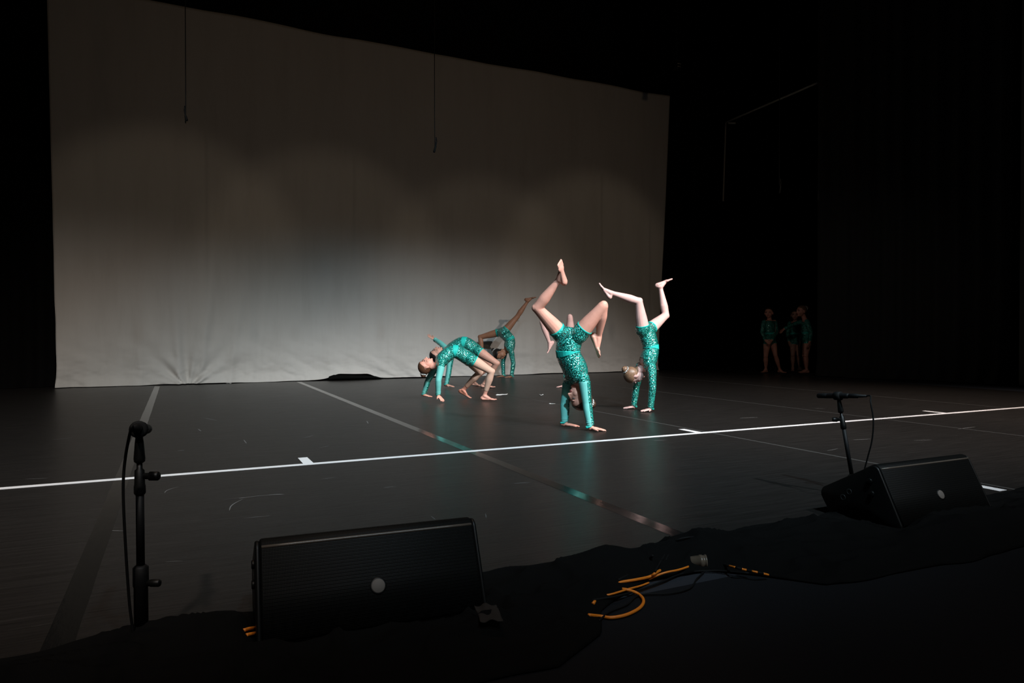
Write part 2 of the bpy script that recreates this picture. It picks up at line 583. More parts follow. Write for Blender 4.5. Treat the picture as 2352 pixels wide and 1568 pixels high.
# folds pulled together at one point of the hem
gx = X - 0.14
rad = np.sqrt(gx ** 2 + (Z + 0.08) ** 2)
ang = np.arctan2(gx, Z + 0.08)
Y += 0.05 * np.exp(-rad / 0.45) * np.cos(ang * 9 + 0.6) + 0.02 * np.exp(-rad / 0.8) * np.cos(ang * 17)
for fx, k, a, z1 in [(0.02, -0.03, 0.05, 1.5), (0.32, 0.10, 0.04, 2.2), (0.75, 0.12, 0.025, 2.6), (-0.5, -0.05, 0.02, 2.0), (1.15, 0.10, 0.02, 3.0)]:
    Y += -a * np.exp(-((X - fx - k * Z) / (0.05 + 0.025 * Z)) ** 2) * np.exp(-(Z / z1) ** 2)
# corner pulled in at the lower left, hem turned toward the audience
Y += 0.05 * np.exp(-((X + 1.35) / 0.12) ** 2) * np.exp(-Z / 0.35)
Y -= 0.05 * np.clip(1 - Z / 0.16, 0, 1) ** 2 * (1 + 0.5 * vnoise(X * 2.2, Z * 0, 8))
X = X + 0.02 * vnoise(Z * 3, Z * 0, 9) * np.exp(-U * 40) * np.exp(-Z / 1.2)
lift = 0.085 * np.exp(-np.clip(np.abs(X - 2.72) - 0.22, 0, 9) ** 2 / 0.03) + 0.012 * (1 + vnoise(X * 1.7, X * 0, 11))
Zp = Z + lift * np.exp(-Z / 0.25) + 0.004
Zp += (0.03 * vnoise(X * 0.9, X * 0, 12) - 0.05 * np.sin(np.clip(U, 0, 1) * math.pi)) * (Z / 5.9) ** 6
cloth = mesh_obj('backdrop_cloth', np.stack([X, Y, Zp], -1).reshape(-1, 3), grid_faces(nu, nv), M['cotton'], None, (3.8, 12, 0))
sd = cloth.modifiers.new('thickness', 'SOLIDIFY')
sd.thickness = 0.003
tag(cloth, 'huge pale grey cotton backdrop cloth hanging behind the dancers', 'backdrop')


# ------------------------------------------------------------------ black masking curtains
def curtain(pts, z0, z1, label, amp=0.07, pl=0.28, pool=0.12, seed=1, m=None):
    pts = [np.array(p, float) for p in pts]
    seg = [np.linalg.norm(b - a) for a, b in zip(pts, pts[1:])]
    L = sum(seg)
    n, k = int(L / 0.03), 44
    cum = np.concatenate([[0], np.cumsum(seg)])
    sarr = np.linspace(0, L, n)
    base = np.stack([np.interp(sarr, cum, [p[i] for p in pts]) for i in (0, 1)], 1)
    d = np.gradient(base, axis=0)
    d /= np.linalg.norm(d, axis=1)[:, None]
    nr = np.stack([d[:, 1], -d[:, 0]], 1)           # towards the audience when the path runs left to right
    zz = np.linspace(0, 1, k) ** 1.8 * (z1 - z0)
    V = []
    for i in range(n):
        ph = sarr[i] / pl * 2 * math.pi
        for z in zz:
            wv = amp * (math.sin(ph + 0.8 * math.sin(sarr[i] * 1.7 + seed)) * (0.7 + 0.3 * math.sin(seed + sarr[i] * 0.9)) + 0.3 * math.sin(ph * 0.43 + z * 0.3))
            pool_k = pool * max(0, 1 - z / 0.45) ** 2 * (1.0 + 0.6 * math.sin(sarr[i] * 3.1 + seed))
            q = base[i] + nr[i] * (wv + pool_k)
            V.append((q[0], q[1], z0 + z))
    o = mesh_obj('masking_curtain', np.array(V), grid_faces(n, k), m or M['wing_drape'], None, (*pts[0], z0))
    md = o.modifiers.new('thickness', 'SOLIDIFY')
    md.thickness = 0.004
    return tag(o, label, 'curtain')


curtain([(-6.4, 12.35), (-1.45, 12.35)], 0.004, 8.6, 'black curtain hanging in the dark left of the pale cloth', seed=2, m=M['black_drape'])
curtain([(9.05, 12.45), (10.0, 12.3), (10.5, 11.9)], 0.004, 8.6, 'black curtain hanging right behind the right edge of the pale cloth', pool=0.18, seed=3, m=M['black_drape'])
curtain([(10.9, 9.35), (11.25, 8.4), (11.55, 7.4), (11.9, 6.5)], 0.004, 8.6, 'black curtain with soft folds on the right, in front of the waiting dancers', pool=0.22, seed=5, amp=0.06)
curtain([(10.95, 12.9), (15.2, 12.9)], 0.004, 8.6, 'black curtain closing the dark wing behind the waiting dancers', seed=7, m=M['black_drape'])

# black weight bag peeping from under the cloth
s = Shell()
L = [(-0.46, 0.012, 0.03), (-0.44, 0.035, 0.05), (-0.36, 0.048, 0.07), (-0.1, 0.045, 0.08), (0.15, 0.036, 0.08), (0.36, 0.026, 0.07), (0.46, 0.01, 0.04)]
R = []
th = np.arange(16) * 2 * math.pi / 16
for x, hz, hy in L:
    R.append(np.stack([np.full(16, 2.75 + x), 11.93 + np.cos(th) * hy, 0.002 + hz + np.sin(th) * hz * (0.9 + 0.1 * np.cos(3 * th + x * 9))], 1))
s.rings(R)
tag(s.obj('weight_bag', M['black_drape'], None, (2.75, 11.93, 0)), 'long black weight bag peeping out from under the hem of the pale cloth', 'weight')

# ------------------------------------------------------------------ pieces of paper on the floor
def scrap(u, v, w_, d_, label, seed, z=0.004, cat='paper'):
    c = G(u, v)
    n, k = 9, 6
    gx_, gy_ = np.meshgrid(np.linspace(-w_ / 2, w_ / 2, n), np.linspace(-d_ / 2, d_ / 2, k), indexing='ij')
    gx_ = gx_ + 0.15 * d_ * vnoise(gx_ * 30, gy_ * 30, seed)
    gy_ = gy_ + 0.25 * d_ * vnoise(gx_ * 25 + 4, gy_ * 20, seed + 1)
    gz = z + 0.008 * (vnoise(gx_ * 40, gy_ * 40, seed + 2) + 0.4).clip(0)
    V = np.outer(gx_.ravel(), RIGHT) + np.outer(gy_.ravel(), FWD)
    V[:, 2] = gz.ravel()
    V[:, :2] += c[:2]
    o = mesh_obj('paper_scrap', V, grid_faces(n, k), M['paper'], None, (c[0], c[1], 0))
    md = o.modifiers.new('thickness', 'SOLIDIFY')
    md.thickness = 0.001
    tag(o, label, cat)


scrap(1152, 907, 0.14, 0.09, 'torn white paper strip on the floor right of the bridging dancer', 1)
scrap(1243, 907.5, 0.045, 0.06, 'tiny white paper scrap on the floor between the bridging dancers and the handstand', 5)
scrap(1268, 928.5, 0.07, 0.04, 'small white paper scrap on the floor left of the front handstand dancer', 9)
scrap(527, 880, 0.06, 0.16, 'small pale square of tape on the floor at the hem of the cloth', 13, 0.001, 'tape')

# ------------------------------------------------------------------ hanging microphones
def hang_mic(u, v0, v1, bend, tipdir, label):
    Yp = 7.3
    def at(uu, vv):
        r = ray(uu, vv)
        return CAM + r * (Yp / r[1])
    tip = at(u + tipdir, v1)
    el = at(u + bend, v1 - 26)
    up = at(u, v1 - 55)
    top = np.array([up[0], up[1], 9.0])
    root = empty('hanging_microphone', top, label, 'microphone', None)
    tube('cable', [top, (up + top) / 2, up, el + (up - el) * 0.35, el], 0.0042, M['black_rubber'], root, top, 6, 6)
    s = Shell()
    d = nrm(tip - el)
    lathe(s, el - d * 0.005, d, [(0, 0.003), (0.02, 0.005), (0.05, 0.0065), (0.06, 0.011), (np.linalg.norm(tip - el) - 0.004, 0.012), (np.linalg.norm(tip - el), 0.008)], 12)
    s.obj('capsule', M['black_rubber'], root, top)


hang_mic(426.5, 18, 279, -3.5, 3, 'thin black microphone hanging on a cable before the left part of the cloth')
hang_mic(998.5, 125, 351, 5, -2, 'thin black microphone hanging on a cable before the middle of the cloth')
hang_mic(1790, 250, 445, 4, 0, 'black microphone hanging on a cable in the dark above the waiting dancers')
hang_mic(1880, 250, 462, 0, -1, 'black microphone hanging on a cable beside the folds of the right curtain')

# ------------------------------------------------------------------ pale pipe frame in the wing
q0 = np.array([10.85, 11.35, 5.33])
tgt0, tgt1 = P(1667, 281, 15.3), P(1878, 190, 13.2)
low0 = P(1661, 462, 15.3)
root = empty('pipe_frame', (tgt0[0], tgt0[1], 0), 'pale steel pipe frame high in the dark right wing', 'pipe')
og = (tgt0[0], tgt0[1], 0)
tube('rail', [tgt0, tgt0 * 0.5 + tgt1 * 0.5, tgt1], 0.022, M['pipe'], root, og, 10, 4)
tube('upright', [tgt0, tgt0 * 0.6 + low0 * 0.4, low0 + (tgt0 - low0) * 0.15, low0], 0.018, M['pipe'], root, og, 10, 4)
st0 = P(1672, 282.5, 15.25)
tube('stub', [st0, P(1690, 282.5, 15.2)], 0.022, M['pipe'], root, og, 10, 4)
for q in (tgt0, tgt1):
    tube('hanger', [q, q * 0.5 + np.array([q[0], q[1], 9.0]) * 0.5, np.array([q[0], q[1], 9.0])], 0.006, M['black_metal'], root, og, 6, 2)

# small stage light far up in the dark
lp = P(1555, 151, 13.0)
root = empty('stage_light', (lp[0], lp[1], 9.0), 'small black stage light high in the dark right of the cloth', 'lamp')
og = (lp[0], lp[1], 9.0)
s = Shell()
lathe(s, lp - np.array([0, 0.02, -0.06]), np.array([0, 0.05, -1]), [(-0.06, 0.04), (-0.05, 0.055), (0.10, 0.06), (0.105, 0.07), (0.13, 0.07), (0.135, 0.055)], 16)
s.obj('housing', M['black_metal'], root, og)
for k in (-1, 1):
    tube('yoke_arm', [lp + np.array([k * 0.075, 0, 0.04]), lp + np.array([k * 0.075, 0, 0.18])], 0.008, M['black_metal'], root, og, 6, 2)
    s = Shell()
    box(s, lp + np.array([-0.045, -0.075, -0.02 + k * 0.026]), lp + np.array([0.03, -0.068, -0.008 + k * 0.026]))
    s.obj('pale_bar', M['pipe'], root, og, False)  # one of two pale bars across the front of the housing
tube('clamp_pole', [lp + np.array([-0.08, 0, 0.18]), lp + np.array([0.08, 0, 0.18]), ], 0.008, M['black_metal'], root, og, 6, 2)
tube('hanger', [lp + np.array([0, 0, 0.18]), np.array([lp[0], lp[1], 9.0])], 0.012, M['black_metal'], root, og, 8, 2)


# ------------------------------------------------------------------ people
def hermite(ts, Pk, t):
    ts, Pk = np.asarray(ts, float), np.asarray(Pk, float)
    tan = np.zeros_like(Pk)
    for i in range(len(ts)):
        a, b = max(i - 1, 0), min(i + 1, len(ts) - 1)
        tan[i] = (Pk[b] - Pk[a]) / (ts[b] - ts[a])
    out = []
    for x in t:
        i = int(np.clip(np.searchsorted(ts, x) - 1, 0, len(ts) - 2))
        hh = ts[i + 1] - ts[i]
        q = (x - ts[i]) / hh
        if q < 0:
            out.append(Pk[0] + tan[0] * (x - ts[0]))
        elif q > 1:
            out.append(Pk[-1] + tan[-1] * (x - ts[-1]))
        else:
            out.append((2 * q ** 3 - 3 * q * q + 1) * Pk[i] + (q ** 3 - 2 * q * q + q) * hh * tan[i] + (-2 * q ** 3 + 3 * q * q) * Pk[i + 1] + (q ** 3 - q * q) * hh * tan[i + 1])
    return np.array(out)


T_W = [(-.17, .045, .045), (-.12, .078, .066), (-.05, .102, .082), (0.03, .109, .089), (.15, .110, .089), (.30, .110, .087), (.42, .108, .083), (.55, .112, .085),
       (.70, .119, .088), (.83, .121, .086), (.94, .110, .072), (1.02, .082, .055), (1.10, .05, .045), (1.17, .038, .040)]
LEG = {'thigh': [(0, .071), (.15, .070), (.45, .062), (.8, .048), (1, .043)], 'shin': [(0, .042), (.12, .042), (.32, .046), (.6, .036), (.88, .026), (1, .027)]}
ARM = {'upper_arm': [(0, .045), (.2, .045), (.6, .039), (1, .034)], 'forearm': [(0, .034), (.25, .035), (.65, .029), (1, .022)]}


def remesh(s, voxel, smooth=3):
    me = bpy.data.meshes.new('tmp')
    me.from_pydata(np.concatenate(s.V).tolist(), [], s.F)
    o = bpy.data.objects.new('tmp', me)
    C.objects.link(o)
    r = o.modifiers.new('r', 'REMESH')
    r.mode, r.voxel_size = 'VOXEL', voxel
    q = o.modifiers.new('s', 'SMOOTH')
    q.factor, q.iterations = 0.5, smooth
    dg = bpy.context.evaluated_depsgraph_get()
    dg.update()
    ev = bpy.data.meshes.new_from_object(o.evaluated_get(dg))
    bpy.data.objects.remove(o)
    bpy.data.meshes.remove(me)
    nv_ = len(ev.vertices)
    V = np.empty(nv_ * 3)
    ev.vertices.foreach_get('co', V)
    Nn = np.empty(nv_ * 3)
    ev.vertices.foreach_get('normal', Nn)
    F = [tuple(p.vertices) for p in ev.polygons]
    return ev, V.reshape(-1, 3), Nn.reshape(-1, 3), F


def hand(s, wr, d, n, thumb, k, curl=0.15, spread=0.16):
    """palm and five fingers; d = finger direction, n = palm side, thumb = +1/-1 along d x n"""
    d = nrm(d)
    n = nrm(np.asarray(n) - d * d.dot(n))
    l = np.cross(d, n)
    s.ell(wr + d * .036 * k, (d, l, n), (.046 * k, .034 * k, .0145 * k))
    s.ell(wr + d * .058 * k, (d, l, n), (.022 * k, .036 * k, .0115 * k))
    s.cap(wr - d * .02 * k, wr + d * .02 * k, [(0, .021 * k), (1, .022 * k)], 12, n, 0.75)
    for i, (off, ln) in enumerate([(.0255, .052), (.009, .062), (-.009, .058), (-.0255, .045)]):
        b = wr + d * (.070 - abs(off) * .25) * k + l * off * thumb * k
        dd = nrm(d + l * thumb * off / .0255 * spread)
        m1 = b + dd * ln * .52 * k + n * curl * .012 * k
        e = m1 + nrm(dd + n * curl) * ln * .48 * k
        s.cap(b - dd * .012 * k, m1, [(0, .0088 * k), (1, .0078 * k)], 10)
        s.cap(m1, e, [(0, .0078 * k), (1, .0062 * k)], 10)
    b = wr + d * .022 * k + l * thumb * .024 * k
    dd = nrm(d * .62 + l * thumb * .75 + n * .12)
    m1 = b + dd * .032 * k
    e = m1 + nrm(dd + d * .35) * .028 * k
    s.cap(b - dd * .01 * k, m1, [(0, .0125 * k), (1, .0095 * k)], 10)
    s.cap(m1, e, [(0, .0095 * k), (1, .0072 * k)], 10)


def foot(s, an, d, n, big, k):
    """heel, arch, ball and toes; d = toe direction, n = out of the sole, big = side of the big toe along d x n"""
    d = nrm(d)
    n = nrm(np.asarray(n) - d * d.dot(n))
    l = np.cross(d, n)
    hl = an - d * .026 * k + n * .036 * k
    s.ell(hl, (d, l, n), (.034 * k, .026 * k, .030 * k))
    s.cap(an, an - d * .022 * k + n * .028 * k, [(0, .028 * k), (1, .027 * k)], 12)
    ball = an + d * .098 * k + n * .050 * k
    s.cap(an + n * .004 * k, ball - d * .02 * k - n * .004 * k, [(0, .030 * k), (.4, .026 * k), (1, .019 * k)], 14, l, 1.25)
    s.cap(hl + n * .008 * k, ball + n * .002 * k, [(0, .021 * k), (.5, .016 * k), (1, .0155 * k)], 14, l, 1.55)
    s.ell(ball, (d, l, n), (.034 * k, .040 * k, .0155 * k))
    for i, (off, ln, r) in enumerate([(.026, .040, .0115), (.0085, .037, .0085), (-.006, .033, .008), (-.019, .028, .0075), (-.030, .022, .007)]):
        b = ball + d * .018 * k + l * big * off * k + n * .004 * k
        s.cap(b, b + nrm(d + l * big * off * 1.2) * ln * k, [(0, r * k), (.7, r * .95 * k), (1, r * .9 * k)], 10)


HAIRLINE = ([-.12, -.05, -.02, .0, .03, .062, .11], [-.075, -.07, -.045, .004, .040, .066, .072])


def person(label, base, skin, hair, J, hands, feet, head, front, k=1.0, voxel=0.005, stripes=None, tights=False, eyes=True, hem=.17, fk=1.0, thumbs=(1, -1), bigtoe=(1, 1), group=None):
    """J: joints (world). arms a/b = near/far; legs a/b. head = (centre, f, u). front = facing of the chest."""
    S = Shell()
    bones = []                                                # (name, p0, p1, profile)
    ctr = 0.5 * (J['hip_a'] + J['hip_b'])
    sh = 0.5 * (J['sho_a'] + J['sho_b'])
    lat_h, lat_s = nrm(J['hip_a'] - J['hip_b']), nrm(J['sho_a'] - J['sho_b'])
    ts, Pk = [0.0], [ctr]
    for q, nm in ((.42, 'waist'), (.74, 'chest')):
        if nm in J:
            ts.append(q)
            Pk.append(J[nm])
    ts.append(1.0)
    Pk.append(sh)
    T = np.array([q[0] for q in T_W])
    tt = np.linspace(T[0], T[-1], 40)
    cen = hermite(ts, Pk, tt)
    # keep the ends straight and of sensible length
    d0 = nrm(hermite(ts, Pk, [0.04])[0] - ctr)
    Lsp = sum(np.linalg.norm(b - a) for a, b in zip(Pk, Pk[1:]))
    for i, x in enumerate(tt):
        if x < 0:
            cen[i] = ctr + d0 * x * Lsp
        if x > 1:
            cen[i] = sh + nrm(head[0] - head[2] * .07 * k - head[1] * .02 * k - sh) * (x - 1) * 0.36 * k
    tw = np.interp(tt, T, [q[1] for q in T_W]) * k
    td = np.interp(tt, T, [q[2] for q in T_W]) * k
    tang = np.gradient(cen, axis=0)
    th = np.arange(24) * 2 * math.pi / 24
    R, FR, LA = [], [], []
    for i, x in enumerate(tt):
        tg = nrm(tang[i])
        q = np.clip(x, 0, 1)
        la = nrm(lat_h * (1 - q) + lat_s * q)
        la = nrm(la - tg * tg.dot(la))
        fr = np.cross(la, tg)
        if fr.dot(front) < 0:
            fr = -fr
        c = np.sign(np.cos(th)) * np.abs(np.cos(th)) ** 0.85
        R.append(cen[i] + np.outer(c * tw[i], la) + np.outer(np.sin(th) * td[i], fr))
        FR.append(fr)
        LA.append(la)
    S.rings(R)
    FR, LA = np.array(FR), np.array(LA)
    # buttocks and chest
    for a in 'ab':
        hp = J['hip_' + a]
        S.ell(hp * .8 + ctr * .2 - FR[8] * .028 * k, np.eye(3), (.060 * k,) * 3)
    # shoulders
    for a in 'ab':
        sp = J['sho_' + a]
        S.cap(cen[int(np.searchsorted(tt, .90))] * .55 + sp * .45, sp, [(0, .055 * k), (1, .043 * k)], 14)
    # limbs
    for a in 'ab':
        for nm, p0, p1, pf in (('thigh', J['hip_' + a], J['kne_' + a], LEG['thigh']), ('shin', J['kne_' + a], J['ank_' + a], LEG['shin']),
                               ('upper_arm', J['sho_' + a], J['elb_' + a], ARM['upper_arm']), ('forearm', J['elb_' + a], J['wri_' + a], ARM['forearm'])):
            pf = [(t, r * k) for t, r in pf]
            S.cap(p0, p1, pf, 16)
            bones.append((nm, a, p0, p1, pf))
        # kneecap
        kd = nrm(nrm(J['kne_' + a] - J['hip_' + a]) - nrm(J['ank_' + a] - J['kne_' + a]))
        S.ell(J['kne_' + a] + kd * .012 * k, np.eye(3), (.036 * k,) * 3)
        # calf
        S.ell(J['kne_' + a] * .68 + J['ank_' + a] * .32 - kd * .012 * k, np.eye(3), (.037 * k,) * 3)
        d, n = hands[a][0], hands[a][1]
        hand(S, J['wri_' + a], d, n, thumbs['ab'.index(a)], k * .97, *(hands[a][2:] or ()))
        bones.append(('hand', a, J['wri_' + a], J['wri_' + a] + nrm(d) * .13 * k, [(0, .022 * k), (1, .035 * k)]))
        d, n = feet[a]
        foot(S, J['ank_' + a], d, n, bigtoe['ab'.index(a)], k * .97 * fk)
        bones.append(('foot', a, J['ank_' + a] - nrm(d) * .022 * k + nrm(n) * .03 * k, J['ank_' + a] + nrm(d) * .12 * k + nrm(n) * .05 * k, [(0, .044 * k), (1, .04 * k)]))
    # head
    hc, f, u = head[0], nrm(head[1]), np.asarray(head[2], float)
    u = nrm(u - f * f.dot(u))
    r_ = np.cross(f, u)
    k0, k = k, k * 1.04

    def HL(x, y, z):
        return hc + (r_ * x + f * y + u * z) * k

    ax = (r_, f, u)
    S.ell(HL(0, -.010, .028), ax, (.073 * k, .090 * k, .080 * k), 24, 14)
    S.ell(HL(0, .022, -.022), ax, (.062 * k, .066 * k, .078 * k), 24, 14)
    S.ell(HL(0, .034, -.062), ax, (.042 * k, .046 * k, .036 * k), 20, 10)
    S.ell(HL(0, .068, -.086), ax, (.018 * k, .015 * k, .013 * k))
    for x in (-1, 1):
        S.ell(HL(x * .034, .058, -.034), ax, (.024 * k, .022 * k, .024 * k))
        S.ell(HL(x * .076, -.008, -.014), ax, (.008 * k, .018 * k, .029 * k))
        S.ell(HL(x * .028, .079, .022), ax, (.022 * k, .008 * k, .007 * k))
        S.ell(HL(x * .009, .096, -.030), ax, (.0085 * k, .009 * k, .0075 * k))
    S.cap(HL(0, .082, .012), HL(0, .101, -.026), [(0, .0085 * k), (1, .0115 * k)], 10)
    S.ell(HL(0, .078, -.052), ax, (.020 * k, .012 * k, .009 * k))
    neck0 = cen[int(np.searchsorted(tt, 1.0))]
    S.cap(neck0, HL(0, -.022, -.045), [(0, .043 * k0), (1, .042 * k0)], 16)
    bones.append(('neck', 'a', neck0, HL(0, -.02, -.05), [(0, .043 * k0), (1, .042 * k0)]))
    kh, k = k, k0

    me, V, Nn, F = remesh(S, voxel)
    # ---- which part of the body each vertex belongs to
    best = np.full(len(V), 1e9)
    cls = np.zeros(len(V), int)
    tv = np.zeros(len(V))
    # torso
    i0 = np.argmin(((V[:, None, :] - cen[None, ::1, :]) ** 2).sum(2), 1) if len(V) < 90000 else None
    rel = V - cen[i0]
    q = np.sqrt(((rel * LA[i0]).sum(1) / tw[i0]) ** 2 + ((rel * FR[i0]).sum(1) / td[i0]) ** 2)
    tgn = tang[i0] / np.linalg.norm(tang[i0], axis=1)[:, None]
    step = np.linalg.norm(tang[i0], axis=1)
    al = (rel * tgn).sum(1)
    t_tor = tt[i0] + np.clip(al / step, -1, 1) * (tt[1] - tt[0])
    f_tor, l_tor = (rel * FR[i0]).sum(1), (rel * LA[i0]).sum(1)
    ok = (np.abs(al) < step * 1.5)
    best = np.where(ok, q, best)
    tv = t_tor.copy()
    names = ['torso']
    for nm, a, p0, p1, pf in bones:
        d = p1 - p0
        L2 = d.dot(d)
        t = ((V - p0) @ d) / L2
        tc = np.clip(t, 0, 1)
        dist = np.linalg.norm(V - p0 - tc[:, None] * d, axis=1) / np.interp(tc, [x[0] for x in pf], [x[1] for x in pf])
        if nm in ('thigh', 'upper_arm'):
            dist = np.where(t < 0, dist + 0.6, dist)
        names.append(nm + a)
        mk = dist < best
        best = np.where(mk, dist, best)
        cls = np.where(mk, len(names) - 1, cls)
        tv = np.where(mk, t, tv)
    hr = (V - hc) / kh
    hx, hy, hz = hr @ r_, hr @ f, hr @ u
    dist = np.sqrt((hx / .075) ** 2 + ((hy - .005) / .098) ** 2 + ((hz - .0) / .112) ** 2)
    names.append('head')
    mk = dist < np.minimum(best, 1.35)
    mk |= dist < 1.02
    cls = np.where(mk, len(names) - 1, cls)
    best = np.where(mk, dist, best)
    ID = {n_: i for i, n_ in enumerate(names)}

    org = np.array([base[0], base[1], 0.0])
    body = mesh_obj('person', V, F, skin, None, org)
    tag(body, label, 'person', group)
    Farr = np.array([f_ if len(f_) == 4 else (*f_, f_[-1]) for f_ in F])

    def piece(name, vm, off, m, parent=body, iters=8, ripple=None):
        fm = (vm & (best < 1.6))[Farr].all(1)
        if not fm.any():
            return None
        fs = Farr[fm]
        ids, inv = np.unique(fs, return_inverse=True)
        fs = inv.reshape(fs.shape)
        # drop small loose islands
        lab = np.arange(len(ids))
        for _ in range(200):
            mn = lab[fs].min(1)
            old = lab.copy()
            for c_ in range(4):
                np.minimum.at(lab, fs[:, c_], mn)
            lab = lab[lab]
            if (lab == old).all():
                break
        cnt = np.bincount(lab, minlength=len(ids))
        keepv = cnt[lab] > max(20, 0.08 * len(ids))
        fs = fs[keepv[fs].all(1)]
        used, inv = np.unique(fs, return_inverse=True)
        fs = inv.reshape(fs.shape)
        ids = ids[used]
        p, nn = V[ids].copy(), Nn[ids]
        ed = np.concatenate([fs[:, [0, 1]], fs[:, [1, 2]], fs[:, [2, 3]], fs[:, [3, 0]]])
        ed = ed[ed[:, 0] != ed[:, 1]]
        es = np.sort(ed, 1)
        key = es[:, 0].astype(np.int64) * (len(ids) + 1) + es[:, 1]
        uq, first, c2 = np.unique(key, return_index=True, return_counts=True)
        be = es[first[c2 == 1]]
        deg = np.bincount(be.ravel(), minlength=len(ids))
        for _ in range(iters):
            acc = np.zeros_like(p)
            np.add.at(acc, be[:, 0], p[be[:, 1]])
            np.add.at(acc, be[:, 1], p[be[:, 0]])
            bv = deg == 2
            p[bv] = p[bv] * .5 + acc[bv] / 2 * .5
        o_ = off if ripple is None else off + ripple[ids]
        p = p + nn * (np.asarray(o_)[:, None] if np.ndim(o_) else o_)
        fl = [tuple(f_) if f_[2] != f_[3] else tuple(f_[:3]) for f_ in fs.tolist()]
        o = mesh_obj(name, p - org, fl, m, parent)
        md = o.modifiers.new('thickness', 'SOLIDIFY')
        md.thickness, md.offset = 0.0025, -1
        return o

    tor = cls == 0
    thi = (cls == ID['thigha']) | (cls == ID['thighb'])
    upp = (cls == ID['upper_arma']) | (cls == ID['upper_armb'])
    nck = cls == ID['neck' + 'a']
    keyhole = (f_tor < 0) & (np.abs(l_tor) < .055 * k) & (t_tor > .80)
    bod = (tor & (t_tor > .40) & (t_tor < 1.05) & ~keyhole) | (upp & (tv < .16))
    piece('bodice', bod, .0035 * k, M['sequin'])
    piece('shorts', (tor & (t_tor < .44)) | (thi & (tv < hem - .01)), .0035 * k, M['sequin'])
    piece('waistband', tor & (t_tor > .358) & (t_tor < .47), .0062 * k, M['band'])
    for a in 'ab':
        piece('shorts_hem', (cls == ID['thigh' + a]) & (tv > hem - .055) & (tv < hem + .005), .0058 * k, M['band'], iters=4)
    for a in 'ab':
        arm = ((cls == ID['upper_arm' + a]) & (tv > .10)) | ((cls == ID['forearm' + a]) & (tv < .97))
        isf = (cls == ID['forearm' + a])
        rip = np.where(isf & (tv > .70), .0022 * (1 + np.sin(tv * 75)), 0)
        sl = piece('sleeve', arm, .004 * k, M['sleeve'], ripple=rip)
        if stripes and sl:
            sd_ = nrm(stripes['ab'.index(a)][0])
            thr = stripes['ab'.index(a)][1]
            piece('sequin_stripe', arm & ((Nn @ sd_) > thr), .0065 * k, M['sequin'], sl, 10, rip)
            piece('cuff', isf & (tv > .90) & (tv < 1.0), .0075 * k, M['band'], sl, 4, None)
    if tights:
        shn = (cls == ID['shina']) | (cls == ID['shinb'])
        piece('tights', (thi & (tv > .05)) | (shn & (tv < .80)), .0022 * k, M['tights'])
    hz0 = np.interp(hy, *HAIRLINE)
    ear = (np.abs(hx) > .071) & (np.abs(hz + .014) < .030) & (np.abs(hy + .008) < .02)
    hob = piece('hair', ((cls == ID['head']) | nck) & (hz > hz0) & ~ear & (dist < 1.6), .0055 * k, hair, body, 10)
    # bun, tie
    k = kh
    B = Shell()
    bc = HL(0, -.108, .068)
    bd = nrm(bc - HL(0, -.01, .028))
    b1 = nrm(np.cross(bd, r_))
    B.ell(bc, (r_, b1, bd), (.034 * k, .034 * k, .028 * k), 18, 12)
    th = np.linspace(0, 2 * math.pi * 2.6, 60)
    rr = np.linspace(.033, .006, 60) * k
    hh = np.linspace(-.008, .026, 60) * k
    B.rings(tube_rings([bc + r_ * a * math.cos(q) + b1 * a * math.sin(q) + bd * z for a, q, z in zip(rr, th, hh)], .008 * k, 8))
    B.V = [v_ - org for v_ in B.V]
    bun = B.obj('bun', hair, hob or body)
    Tt = Shell()
    for i in range(14):
        q = i * 2 * math.pi / 14
        cc = bc - bd * .016 * k + (r_ * math.cos(q) + b1 * math.sin(q)) * .036 * k
        Tt.ell(cc, (r_, b1, bd), (.0085 * k, .0085 * k, .0095 * k), 8, 6)
    Tt.V = [v_ - org for v_ in Tt.V]
    Tt.obj('hair_tie', M['sparkle'], hob or body)
    def surf(x, z, lim=.007):
        q = (np.abs(hx - x) < lim) & (np.abs(hz - z) < lim) & (hy > 0) & (hy < .13) & (cls == ID['head'])
        return float(hy[q].max()) if q.any() else .075

    if eyes:
        for x in (-1, 1):
            ye = surf(x * .030, .0045)
            E = Shell()
            E.ell(HL(x * .030, ye - .0075, .0045), ax, (.0140 * k, .0100 * k, .0062 * k), 14, 10)
            E.V = [v_ - org for v_ in E.V]
            eo = E.obj('eye', M['shaded_eye'], body)
            E = Shell()
            E.ell(HL(x * .030, ye + .0003, .0045), ax, (.0062 * k, .0030 * k, .0056 * k), 10, 6)
            E.V = [v_ - org for v_ in E.V]
            E.obj('iris', M['iris'], eo)
            for nm, z0, z1, wd in (('eyebrow', .024, .029, .0028), ('eyelash', .0085, .0112, .0017)):
                E = Shell()
                E.rings(tube_rings(catmull([HL(x * q_, surf(x * q_, z_, .006) + .0004, z_) for q_, z_ in ((.014, z0), (.022, (z0 + z1) / 2), (.031, z1), (.038, (z0 + z1) / 2), (.045, z0 - .002))], 4), [wd * .5 * k] + [wd * k] * 15 + [wd * .4 * k], 6))
                E.V = [v_ - org for v_ in E.V]
                E.obj(nm, M['brow'], body)
        E = Shell()
        for z in (-.0490, -.0565):
            E.rings(tube_rings(catmull([HL(-.020, surf(-.020, -.053) - .001, -.053), HL(-.008, surf(-.008, z) - .0012, z), HL(.008, surf(.008, z) - .0012, z), HL(.020, surf(.020, -.053) - .001, -.053)], 5), [.0012 * k] * 2 + [.0042 * k] * 12 + [.0012 * k] * 2, 6))
        E.V = [v_ - org for v_ in E.V]
        E.obj('lips', M['lips'], body)
    bpy.data.meshes.remove(me)
